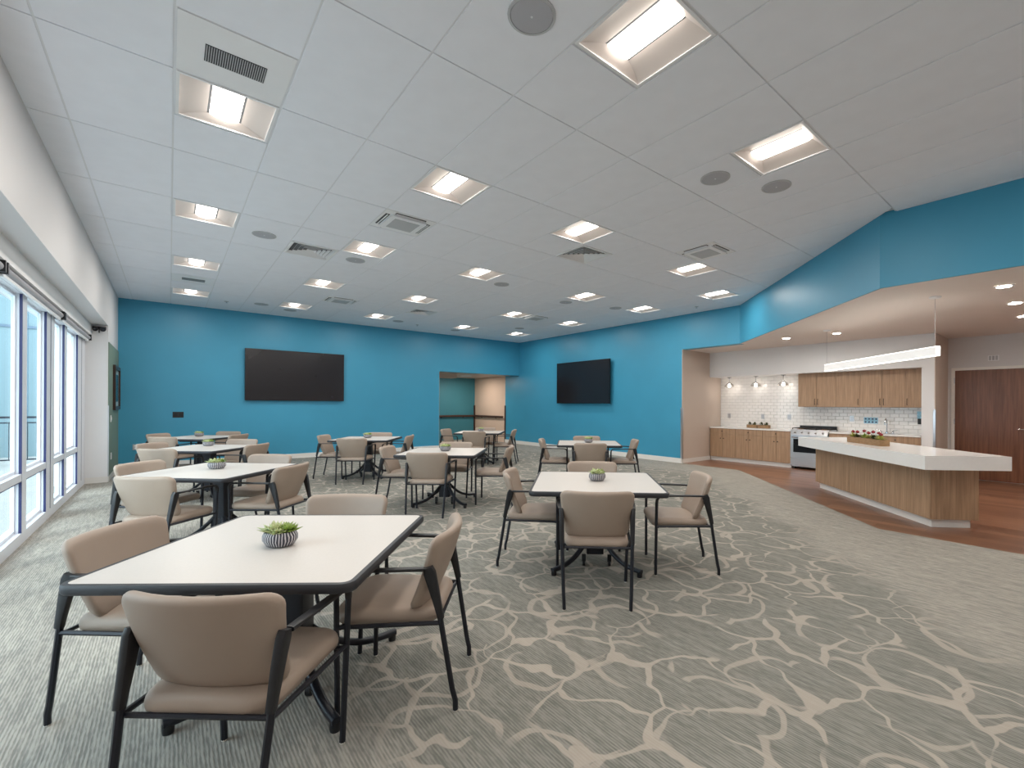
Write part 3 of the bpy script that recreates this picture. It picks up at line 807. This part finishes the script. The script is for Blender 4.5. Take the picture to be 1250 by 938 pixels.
for x in (.07, .2, .33, .48): gr.box(x - .006, x + .006, -.366, -.114, .895, .908).box(x - .006, x + .006, .114, .366, .895, .908)
for x in (.07, .48):
    for y in (-.36, -.12, .12, .36): gr.box(x - .008, x + .008, y - .008, y + .008, .872, .895)
gr.build('grate', IRON, t)
MB().box(.5, .555, -hw, hw, .84, .945).build('back_guard', BLACK, t)
for y in (-.33, .33): MB().box(.06, .1, y - .02, y + .02, 0, .05).build('foot', BLACK, t)
tag(t, 'stainless range with dark oven window between base cabinets', 'range')
# faucet, dispenser, poster, outlets
t = empty('faucet', (11.08, 2.68, CT))
arc = [(0, 0, 0), (0, 0, .2)] + [(-.065 + .065 * math.cos(a), 0, .22 + .075 * math.sin(a)) for a in [PI * k / 8 for k in range(9)]] + [(-.13, 0, .17)]
MB().tube(arc, .011, 10, up=(0, 1, 0)).build('spout', CHROME, t, 'auto')
MB().lathe([(.026, 0), (.024, .03), (.014, .04)], 16).build('base', CHROME, t, 'auto')
for s in (-1, 1):
    h = MB().lathe([(.02, 0), (.018, .04), (.01, .05)], 14, (0, s * .1, 0)).build('handle', CHROME, t, 'auto')
    MB().sweep([(0, s * .1, .05), (-.015, s * .14, .068), (-.03, s * .19, .08)], rrect(.02, .01, .004, 2)).build('lever', CHROME, h, 'auto')
tag(t, 'chrome gooseneck faucet with two lever handles at the sink', 'faucet')
MB().box(.12, .44, .4, .84, .0301, .0315).build('sink_bowl', STEEL, c2)
t = empty('soap_dispenser', (UT - .008, 2.14, 1.05))
MB().prism([(-.09, -.06), (0, -.06), (0, .06), (-.09, .06)], .11, .25).build('cover', POSTER, t)
MB().prism([(-.085, -.058), (0, -.058), (0, .058), (-.06, .058)], 0, .11).build('nozzle', BLACK, t)
tag(t, 'blue and black soap dispenser at the right end of the tiles', 'dispenser')
t = empty('poster', (UT - .008, 2.985, 1.10))
MB().box(-.004, 0, -.135, .135, -.075, .075).build('sheet', WHITE, t)
MB().box(-.0055, -.004, -.125, .125, -.065, .062).build('print', POSTER, t)
pm = MB().box(-.0065, -.0055, -.014, .014, -.014, .014).mesh('pictogram', NAVY)
for r in range(2):
    for k in range(4):
        o = D.objects.new('pictogram', pm); COL.objects.link(o); o.parent = t; o.location = (0, -.093 + .062 * k, -.035 + .065 * r)
tag(t, 'small blue hand washing poster on the tiles beside the faucet', 'poster')
for v, w in ((6.13, 'leftmost above the counter'), (5.25, 'behind the small planters'), (4.62, 'just left of the range'), (3.33, 'between the range and the poster')):
    plate('wall_outlet', (UT - .008, v, 1.13), 'x-', .075, .12, STEEL, f'steel outlet on the tiled wall, {w}', 'outlet', [('socket', 0, .025, .032, .032, GREYM), ('socket', 0, -.025, .032, .032, GREYM)])
# glass pendants
def pendant(v, label):
    t = empty('glass_pendant', (10.95, v, 2.12))
    MB().lathe([(.055, 0), (.055, -.012), (.03, -.03), (.008, -.035)], 20).build('canopy', CHROME, t, 'auto')
    MB().tube([(0, 0, -.03), (0, 0, -.14)], .006, 8).build('stem', CHROME, t, 'auto')
    MB().lathe([(.02, -.13), (.022, -.16), (.03, -.17)], 16).build('socket', CHROME, t, 'auto')
    MB().lathe([(.03, -.15), (.07, -.165), (.105, -.2), (.115, -.235), (.112, -.25)], 24, cap=False).build('shade', SHGLASS, t, True)
    MB().lathe([(.0, -.17), (.02, -.18), (.032, -.215), (.03, -.245), (.0, -.262)], 16).build('bulb', BULB, t, True)
    tag(t, label, 'pendant lamp', 'glass pendants over the counter')
pendant(6.0, 'glass pendant at the left end of the counter')
pendant(5.31, 'glass pendant in the middle over the counter')
pendant(4.66, 'glass pendant beside the wall cabinets')
# island
n45 = Vector((-.6955, .7185)); 
A = Vector((6.266, 1.171)); Rr = Vector((6.91, .569)); Lf = Vector((8.323, 3.284))
ex = (Lf - A).normalized(); ey = (Rr - A); wid = ey.length; ey.normalize(); LEN = (Lf - A).length
ang = math.atan2(ex.y, ex.x)
t = empty('kitchen_island', (A.x, A.y, 0), ang)      # local x along the long side, local -y away from the room
sg = -1 if (ex.x * ey.y - ex.y * ey.x) < 0 else 1
def iy(v): return sg * v
def ibox(name, x0, x1, y0, y1, z0, z1, m, par=t):
    ya, yb = sorted((iy(y0), iy(y1))); return MB().box(x0, x1, ya, yb, z0, z1).build(name, m, par)
ibox('countertop', 0, LEN, 0, wid, .708, .86, QUARTZ)
bx0, bx1, by0, by1 = .31, LEN - .02, .28, wid - .08
ibox('core', bx0 + .03, bx1 - .03, by0 + .034, by1 - .03, .1, .708, OAK)
seams = [bx0, bx0 + .86, bx0 + 1.62, bx1]
for k in range(3): ibox('front_panel', seams[k] + .003, seams[k + 1] - .003, by0, by0 + .03, .1, .706, OAK)
ibox('end_panel', bx0, bx0 + .03, by0 + .03, by1, .1, .706, OAK); ibox('end_panel', bx1 - .03, bx1, by0 + .03, by1, .1, .706, OAK)
ibox('back_panel', bx0 + .03, bx1 - .03, by1 - .03, by1, .1, .706, OAK)
ibox('toe_kick', bx0 + .05, bx1 - .05, by0 + .05, by1 - .05, 0, .1, TRIM)
tag(t, 'kitchen island with thick white top and oak panels', 'island')
# planters
def leaf_ball(mb, c, r, n, ln, wd, rnd):
    for k in range(n):
        a = rnd.uniform(0, 2 * PI); e = rnd.uniform(.1, 1.3); d = Vector((math.cos(a) * math.cos(e), math.sin(a) * math.cos(e), math.sin(e)))
        s_ = d.cross(Vector((0, 0, 1))); s_.normalize(); b = Vector(c) + d * r * rnd.uniform(.1, .6); tip = b + d * ln * rnd.uniform(.7, 1.2); md = (b + tip) / 2 + Vector((0, 0, .004))
        mb.add([b, md + s_ * wd, tip, md - s_ * wd], [(0, 1, 2, 3)])
def planter(loc, rz, L_, w, h, nfl, label, group=None):
    rnd = random.Random(int(L_ * 1000)); t = empty('planter_box', loc, rz); th = .012
    for nm, b in (('side', (-L_ / 2, L_ / 2, -w / 2, -w / 2 + th)), ('side', (-L_ / 2, L_ / 2, w / 2 - th, w / 2)), ('end', (-L_ / 2, -L_ / 2 + th, -w / 2 + th, w / 2 - th)), ('end', (L_ / 2 - th, L_ / 2, -w / 2 + th, w / 2 - th))):
        MB().box(*b, 0, h).build(nm, BOXW, t)
    MB().box(-L_ / 2 + th, L_ / 2 - th, -w / 2 + th, w / 2 - th, .004, h * .85).build('soil', SOIL, t)
    for k in range(nfl):
        x = -L_ / 2 + L_ * (k + .5) / nfl + rnd.uniform(-.01, .01); y = rnd.uniform(-w * .2, w * .2)
        p = MB(); leaf_ball(p, (x, y, h * .85), .05, 26, .06, .012, rnd)
        pl = p.build('foliage', (YELLOW, LEAF2, LEAF3)[k % 3] if nfl > 3 else LEAF3, t); pl['kind'] = 'stuff'
        hh = h + rnd.uniform(.05, .1) if nfl > 3 else h + .05
        MB().tube([(x, y, h * .8), (x + .004, y, hh)], .003, 6).build('stem', LEAF2, t)
        fl = MB().lathe([(0, -.02), (.02, -.012), (.026, 0), (.02, .014), (0, .02)], 9, (x, y, hh)); leaf_ball(fl, (x, y, hh), .015, 14, .02, .008, rnd)
        fl.build('flower', FLOWER if nfl > 3 else LEAF3, t)
    tag(t, label, 'planter', group)
c = A + ex * 1.51 + ey * .31
planter((c.x + .02, c.y + .02, .86), ang, .76, .13, .085, 7, 'long wooden planter box with red flowers on the island')
planter((11.02, 5.42, CT), PI / 2, .25, .11, .075, 2, 'small wooden planter with dark plants, left one on the counter', 'small planters on the counter')
planter((11.02, 5.13, CT), PI / 2, .25, .11, .075, 2, 'small wooden planter with dark plants, right one on the counter', 'small planters on the counter')
# linear pendant over the island
pa, pb = Vector((8.90, 3.04)), Vector((7.143, 1.234)); dd = (pa - pb); LL = dd.length; an = math.atan2(dd.y, dd.x)
t = empty('linear_pendant', (pb.x, pb.y, 0), an)
MB().box(-.03, LL + .03, -.03, .03, 2.02, 2.125).build('housing', BARS, t)
MB().box(-.028, LL + .028, -.026, .026, 2.014, 2.02).build('diffuser', BARG, t)
MB().box(-.028, LL + .028, -.026, .026, 2.125, 2.129).build('added_top_glow', BARU, t)  # glowing top strip, added to brighten the kitchen ceiling
for x in (.02, LL):
    MB().tube([(x, 0, 2.125), (x, 0, KZ - .02)], .0025, 6).build('cable', STEEL, t)
    MB().lathe([(.06, 0), (.06, -.012), (.05, -.02), (.004, -.024)], 20, (x, 0, KZ)).build('canopy', WMETAL, t, 'auto')
tag(t, 'long white linear pendant hanging over the island', 'pendant lamp')
# downlights
for (u, v, w) in ((9.36, 3.93, 'left of the linear pendant'), (9.40, 3.05, 'behind the left cable of the linear pendant'), (7.09, .64, 'nearest the camera at the right edge'), (8.34, .65, 'second of three at the right edge'), (9.64, .66, 'farthest of three at the right edge'),
                  (7.1, -1.0, 'added for light beyond the right edge, near'), (8.34, -1.0, 'added for light beyond the right edge, middle'), (9.64, -1.0, 'added for light beyond the right edge, far')):  # this row is unseen, added to brighten the kitchen
    t = empty('downlight', (u, v, KZ))
    MB().lathe([(.085, 0), (.085, -.006), (.062, -.008), (.06, 0)], 24, cap=False).build('trim_ring', WMETAL, t, 'auto')
    MB().lathe([(.061, -.001), (.061, -.003), (0, -.0035)], 24).build('lens', DOWN, t, 'auto')
    tag(t, f'round recessed downlight in the kitchen ceiling, {w}', 'light', 'kitchen downlights')
# door
fr = empty('door_1', (UD, 1.24, 0)); struct(fr, 'wide walnut door in a white frame')
MB().box(-.035, 0, .503, .553, 0, 2.15).build('jamb', TRIM, fr); MB().box(-.035, 0, -.56, -.51, 0, 2.15).build('jamb', TRIM, fr); MB().box(-.035, 0, -.51, .503, 2.1, 2.15).build('head', TRIM, fr)
lf = MB().box(-.02, -.001, -.508, .501, .012, 2.098).build('leaf', WALNUT, fr)
MB().tube([(-.02, -.475, .99), (-.028, -.475, .99)], .026, 16).build('rose', STEEL, lf, 'auto')
MB().tube([(-.02, -.475, .99), (-.07, -.475, .99), (-.072, -.47, .99), (-.072, -.36, .99)], .009, 8).build('lever', CHROME, lf, 'auto')
for z in (.3, 1.05, 1.85): MB().box(-.039, -.035, .5, .515, z, z + .11).build('hinge', STEEL, fr)
t = empty('alarm_strobe', (UD, 1.2, 2.31))
MB().box(-.012, 0, -.075, .075, -.05, .05).build('base', WMETAL, t)
for y in (-.045, 0, .045): MB().box(-.03, -.012, y - .016, y + .016, -.04, .04).build('segment', GREYM if y else SPKG, t)
tag(t, 'small pale three part alarm unit above the walnut door', 'alarm')
sbox('trim_22', (UR - .006, UR + .05, VK - .018, VK + .03, .1, 1.34), STEEL, 'stainless corner guard at the end of the blue wall')
sbox('trim_23', (UF - .006, UF + .05, 1.844, 1.88, .1, 1.34), STEEL, 'stainless corner guard on the white wall end')
# corridor lamp, added to light the passage
ld = D.lights.new('lamp', 'AREA'); ld.shape = 'DISK'; ld.size = .3; ld.energy = 26; ld.color = (1, .9, .8)
for u, v in ((8.3, 14.8),):
    t = empty('downlight', (u, v, 2.43)); MB().lathe([(.2, 0), (.2, -.006), (.16, -.008), (.158, -.001)], 24).build('trim_ring', WMETAL, t, 'auto')
    lo = D.objects.new('lamp', ld); COL.objects.link(lo); lo.parent = t; lo.location = (0, 0, -.01)
    tag(t, 'round lamp added under the corridor ceiling for light', 'light')

# ------------------------------------------------------------------ tables
TW = 1.067; TZ = .735
def make_table():
    t = empty('dining_table')
    e = MB(); out = rrect(TW, TW, .055, 5)
    prof = [(.03, -.036), (.006, -.036), (0, -.028), (0, -.008), (.005, 0), (.022, .001), (.022, -.004)]
    vs = []; n = len(out)
    for d, z in prof:
        for x, y in rrect(TW - 2 * d, TW - 2 * d, max(.055 - d, .02), 5): vs.append((x, y, TZ + z))
    e.add(vs, [(i * n + j, i * n + (j + 1) % n, (i + 1) * n + (j + 1) % n, (i + 1) * n + j) for i in range(len(prof) - 1) for j in range(n)])
    e.build('edge_band', EDGE, t, 'auto')
    MB().prism(rrect(TW - .044, TW - .044, .03, 4), TZ - .036, TZ).build('tabletop', LAMI, t)
    MB().box(-.2, .2, -.2, .2, TZ - .075, TZ - .036).build('top_plate', BLACKM, t)
    MB().prism(rrect(.125, .125, .012, 3, 0, .1), .16, TZ - .075).build('column', BLACKM, t, 'auto')
    MB().prism(rrect(.15, .15, .015, 3, 0, .1), .09, .24).build('hub', BLACKM, t, 'auto')
    for sx in (-1, 1):
        for sy in (-1, 1):
            ex_, ey_ = sx * .36, .13 + sy * .385
            p = []
            for k in range(11):
                a = k / 10
                z = .045 + .21 * (1 - a) ** 2.6
                p.append((sx * .05 + (ex_ - sx * .05) * a, .1 + sy * .05 + (ey_ - .1 - sy * .05) * a, z))
            lg = MB().sweep(p, rrect(.04, .034, .012, 3)).build('leg', BLACKM, t, 'auto')
            MB().lathe([(.02, 0), (.022, .012), (.022, .04)], 12, (ex_ - sx * .012, ey_ - sy * .012, 0)).build('foot', BLACK, lg, 'auto')
    for sx in (-1, 1):
        c = MB(); c.tube([(sx * .11, .0, .03), (sx * .11 + .022, .0, .03)], .03, 14); c.box(sx * .11 - .006, sx * .11 + .028, -.012, .012, .04, .1)
        c.build('caster', BLACK, t, 'auto')
    return t
TH = math.radians(-41)
TABLES = {  # centre, rotation, pot, words
 'T1': ((.425, 2.485), -38.5, (.396, 2.43), 'nearest the camera at the lower left'),
 'T2': ((.35, 5.585), -44, (.366, 5.655), 'second nearest in the window row'),
 'T3': ((.40, 8.44), -41.5, (.46, 8.72), 'third in the window row'),
 'T4': ((.43, 11.08), -41.5, (.45, 11.32), 'farthest in the window row'),
 'T5': ((2.935, 5.845), -40.5, (2.975, 5.88), 'in the middle of the room'),
 'T6': ((2.875, 8.9), -36, (2.92, 9.0), 'below the wide television'),
 'T7': ((2.828, 2.777), -42.8, (2.851, 2.781), 'at front centre with the vacant carpet to its right'),
 'T8': ((5.555, 5.637), -42.2, (5.60, 5.68), 'below the smaller television'),
 'T9': ((5.66, 9.40), -41, (5.77, 9.55), 'in front of the corridor opening'),
}
SHORT = {'T1': 'table nearest the camera', 'T2': 'second window row table', 'T3': 'third window row table', 'T4': 'farthest window row table', 'T5': 'table in mid room',
         'T6': 'table below the wide television', 'T7': 'front centre table', 'T8': 'table below the smaller television', 'T9': 'table before the corridor opening'}
tab0 = make_table(); first = True
for k, (c, a, p, w) in TABLES.items():
    loc = (c[0], c[1], 0); rz = math.radians(a)
    o = tab0 if first else copy_tree(tab0, loc, rz); o.location = loc; o.rotation_euler = (0, 0, rz); first = False
    tag(o, f'square white table with black edge, {w}', 'table', 'square dining tables')

# ------------------------------------------------------------------ chairs
def make_chair():
    t = empty('armchair')
    # seat
    s = MB()
    def fs(x, y, d):
        ty = (y + .24) / .48; wd = .93 + .10 * ty
        return (x * wd, .315 + y, .432 + d - .018 * max(0, ty - .75) * 4 * .35 + .006 * math.cos(min(1, abs(x) / .25) * PI / 2) - .012 * (1 - ty))
    pillow(s, .475, .48, .085, .07, .032, fs, .004); s.build('seat', VINYL, t, True)
    # backrest
    b = MB()
    def fb(x, y, d):
        ty = (y + .18) / .36; wd = .935 + .185 * ty
        xx = x * wd; cur = .055 * (xx / .25) ** 2
        return (xx, .16 - .13 * ty + .02 * math.sin(ty * PI) * -.6 + cur + d, .447 + .352 * ty)
    pillow(b, .475, .36, .052, .05, .024, fb, 0); bk = b.build('backrest', VINYL, t, True)
    MB().box(-.012, .012, .118, .128, .436, .45).build('clip', BLACK, bk)
    R = .0125
    for sx in (-1, 1):
        lg = MB().tube([(sx * .225, -.002, .004), (sx * .226, -.001, .05), (sx * .23, .012, .1), (sx * .243, .07, .46), (sx * .247, .092, .56)], R, 8, up=(0, 1, 0)).build('leg', BLACKM, t, 'auto')
        MB().lathe([(.011, 0), (.0122, .004), (.012, .006)], 10, (sx * .225, -.002, 0)).build('glide', GLIDE, lg, 'auto')
        lg = MB().tube([(sx * .247, .515, .004), (sx * .262, .515, .4), (sx * .27, .513, .6)], R, 8, up=(0, 1, 0)).build('leg', BLACKM, t, 'auto')
        MB().lathe([(.011, 0), (.0122, .004), (.012, .006)], 10, (sx * .247, .515, 0)).build('glide', GLIDE, lg, 'auto')
        # armrest : curved front, flat strip, sleeve at the back
        ap = [(sx * .27, .513, .598), (sx * .2715, .51, .625), (sx * .274, .495, .647), (sx * .276, .468, .657), (sx * .275, .38, .659), (sx * .266, .25, .658), (sx * .255, .135, .655)]
        def sec(i):
            w_, h_ = [(.026, .024), (.028, .022), (.032, .018), (.037, .015), (.04, .014), (.038, .014), (.034, .016)][i]
            return [(a, c) for a, c in rrect(w_, h_, min(w_, h_) * .4, 2)]
        MB().sweep(ap, sec, up=(0, .5, 1)).build('armrest', BLACK, t, 'auto')
        def sec2(i):
            w_, h_ = [(.028, .03), (.03, .034), (.032, .044), (.03, .055), (.03, .04)][i]
            return [(a, c) for a, c in rrect(w_, h_, .009, 2)]
        MB().sweep([(sx * .242, .062, .43), (sx * .2435, .073, .48), (sx * .246, .092, .56), (sx * .25, .112, .64), (sx * .252, .118, .664)], sec2, up=(0, 1, 0)).build('arm_bracket', BLACK, t, 'auto')
        MB().tube([(sx * .241, .062, .408), (sx * .262, .514, .404)], .01, 6).build('side_rail', BLACKM, t)
    MB().tube([(-.238, .075, .404), (.238, .075, .404)], .009, 6).build('cross_rail', BLACKM, t)
    MB().tube([(-.26, .50, .398), (.26, .50, .398)], .009, 6).build('cross_rail', BLACKM, t)
    return t
ch0 = make_chair(); first = True
SIDES = {'N': (0, -1, 'with its back to the camera'), 'R': (1, 0, 'on the kitchen side'), 'L': (-1, 0, 'on the window side'), 'F': (0, 1, 'on the far side')}
CHAIR = {  # (table, side): (offset along edge, distance of rear feet, extra turn in degrees)
 ('T1', 'N'): (.135, .815, -3), ('T1', 'R'): (.10, .83, 1), ('T1', 'L'): (.04, .90, 0), ('T1', 'F'): (-.03, .87, 0),
 ('T7', 'N'): (-.025, .865, 0), ('T7', 'L'): (.15, .84, 0), ('T7', 'R'): (.055, 1.0, 0), ('T7', 'F'): (0, .9, 0),
 ('T2', 'N'): (.06, .88, 0), ('T9', 'L'): (.06, .92, -12),
 ('T5', 'N'): (-.03, .83, 0), ('T5', 'R'): (.16, .98, 0),
}
for k, (c, a, p, w) in TABLES.items():
    th = math.radians(a); e1 = Vector((math.cos(th), math.sin(th))); e2 = Vector((-e1.y, e1.x))
    for sd, (dx, dy, ww) in SIDES.items():
        off, dist, turn = CHAIR.get((k, sd), (0, .88, 0))
        if dx == 0: q = Vector(c) + e1 * off + e2 * (dy * dist)
        else: q = Vector(c) + e2 * off + e1 * (dx * dist)
        fwd = -(e1 * dx + e2 * dy); rz = math.atan2(-fwd.x, fwd.y) + math.radians(turn)
        loc = (q.x, q.y, 0)
        o = ch0 if first else copy_tree(ch0, loc, rz); o.location = loc; o.rotation_euler = (0, 0, rz); first = False
        tag(o, f'taupe vinyl armchair {ww} of the {SHORT[k]}' if sd != 'N' else f'taupe vinyl armchair {ww} at the {SHORT[k]}', 'chair', 'taupe armchairs around the tables')

# ------------------------------------------------------------------ succulent pots
def rosette(mb, c, r, n, rnd):
    for ring, (e, l) in enumerate(((.15, 1.0), (.55, .85), (.95, .62), (1.3, .4))):
        m = max(4, n - ring * 2)
        for k in range(m):
            a = 2 * PI * (k + .5 * (ring % 2)) / m + rnd.uniform(-.12, .12); ee = e + rnd.uniform(-.1, .1)
            d = Vector((math.cos(a) * math.cos(ee), math.sin(a) * math.cos(ee), math.sin(ee))); s_ = Vector((-math.sin(a), math.cos(a), 0)); u = s_.cross(d) * -1
            L_ = r * l * rnd.uniform(.85, 1.1); w_ = L_ * .23; b = Vector(c)
            if u.z < 0: u = -u
            mb.add([b, b + d * L_ * .55 + s_ * w_ + u * .002, b + d * L_ + u * .006, b + d * L_ * .55 - s_ * w_ + u * .002, b + d * L_ * .5 - u * .006],
                   [(0, 1, 2), (0, 2, 3), (0, 4, 1), (1, 4, 2), (2, 4, 3), (3, 4, 0)])
def make_pot(v):
    rnd = random.Random(v); t = empty('succulent_pot')
    MB().lathe([(.035, 0), (.052, .006), (.066, .03), (.066, .05), (.058, .068), (.054, .068), (.058, .05), (.056, .05)], 36, sx=1.16, sy=1.0).build('pot', POT, t, True)
    MB().lathe([(.058, .05), (.05, .058), (0, .06)], 24, sx=1.05, sy=.93).build('soil', SOIL, t, True)
    for (x, y, r, m_) in ((-.026, -.008, .074, LEAF1), (.034, .006, .062, LEAF2), (.004, .026, .058, LEAF2), (.012, -.028, .046, LEAF1)):
        mb = MB(); rosette(mb, (x, y, .066), r, 9, rnd); mb.build('rosette', m_, t, True)
    return t
p0 = [make_pot(3), make_pot(8)]; used = [False, False]
for i, (k, (c, a, p, w)) in enumerate(TABLES.items()):
    v = 0 if k in ('T1', 'T2', 'T4', 'T6', 'T8') else 1
    loc = (p[0], p[1], TZ); rz = math.radians((i * 37) % 60 - 50)
    o = p0[v] if not used[v] else copy_tree(p0[v], loc, rz); used[v] = True; o.location = loc; o.rotation_euler = (0, 0, rz)
    tag(o, f'succulents in a striped round pot on the {SHORT[k]}', 'potted plant', 'succulent pots on the tables')

# ------------------------------------------------------------------ outdoors beyond the windows
g_ = MB().box(-30, -1.62, -12, 40, -.3, -.12).build('ground', CONC); struct(g_, 'pale concrete terrace outside the windows')
t = empty('neighbouring_wing', (-7, 19, -.12))
MB().box(-8, 5.2, 0, .3, 0, 9).build('wall', FACADE, t)
for z in (3.55, 6.6): MB().box(-8, 5.2, -.03, 0, z, z + .07).build('joint_band', FACL, t)
for k in range(22): MB().box(-8 + k * .6, -7.99 + k * .6, -.008, 0, 0, 9).build('cladding_joint', FACL, t)
for k in range(4): MB().box(-6.6 + k * 3, -5.6 + k * 3, -.04, 0, 4.1, 5.6).build('vent_panel', GREYM, t)
tag(t, 'pale clad building wing outside the windows', 'building')
t = empty('terrace_railing', (-9, 16.5, -.12))
MB().box(0, 7.4, -.03, .03, 1.12, 1.17).build('top_rail', BLACKM, t); MB().box(0, 7.4, -.02, .02, 1.0, 1.03).build('second_rail', BLACKM, t); MB().box(0, 7.4, -.02, .02, .12, .15).build('bottom_rail', BLACKM, t)
for k in range(6): MB().box(k * 1.47, k * 1.47 + .05, -.03, .03, 0, 1.14).build('post', BLACKM, t)
bm_ = MB().box(-.007, .007, -.007, .007, .15, 1.0).mesh('baluster', BLACKM)
for k in range(50):
    o = D.objects.new('baluster', bm_); COL.objects.link(o); o.parent = t; o.location = (.08 + k * .147, 0, 0)
tag(t, 'dark metal railing on the terrace outside', 'railing')
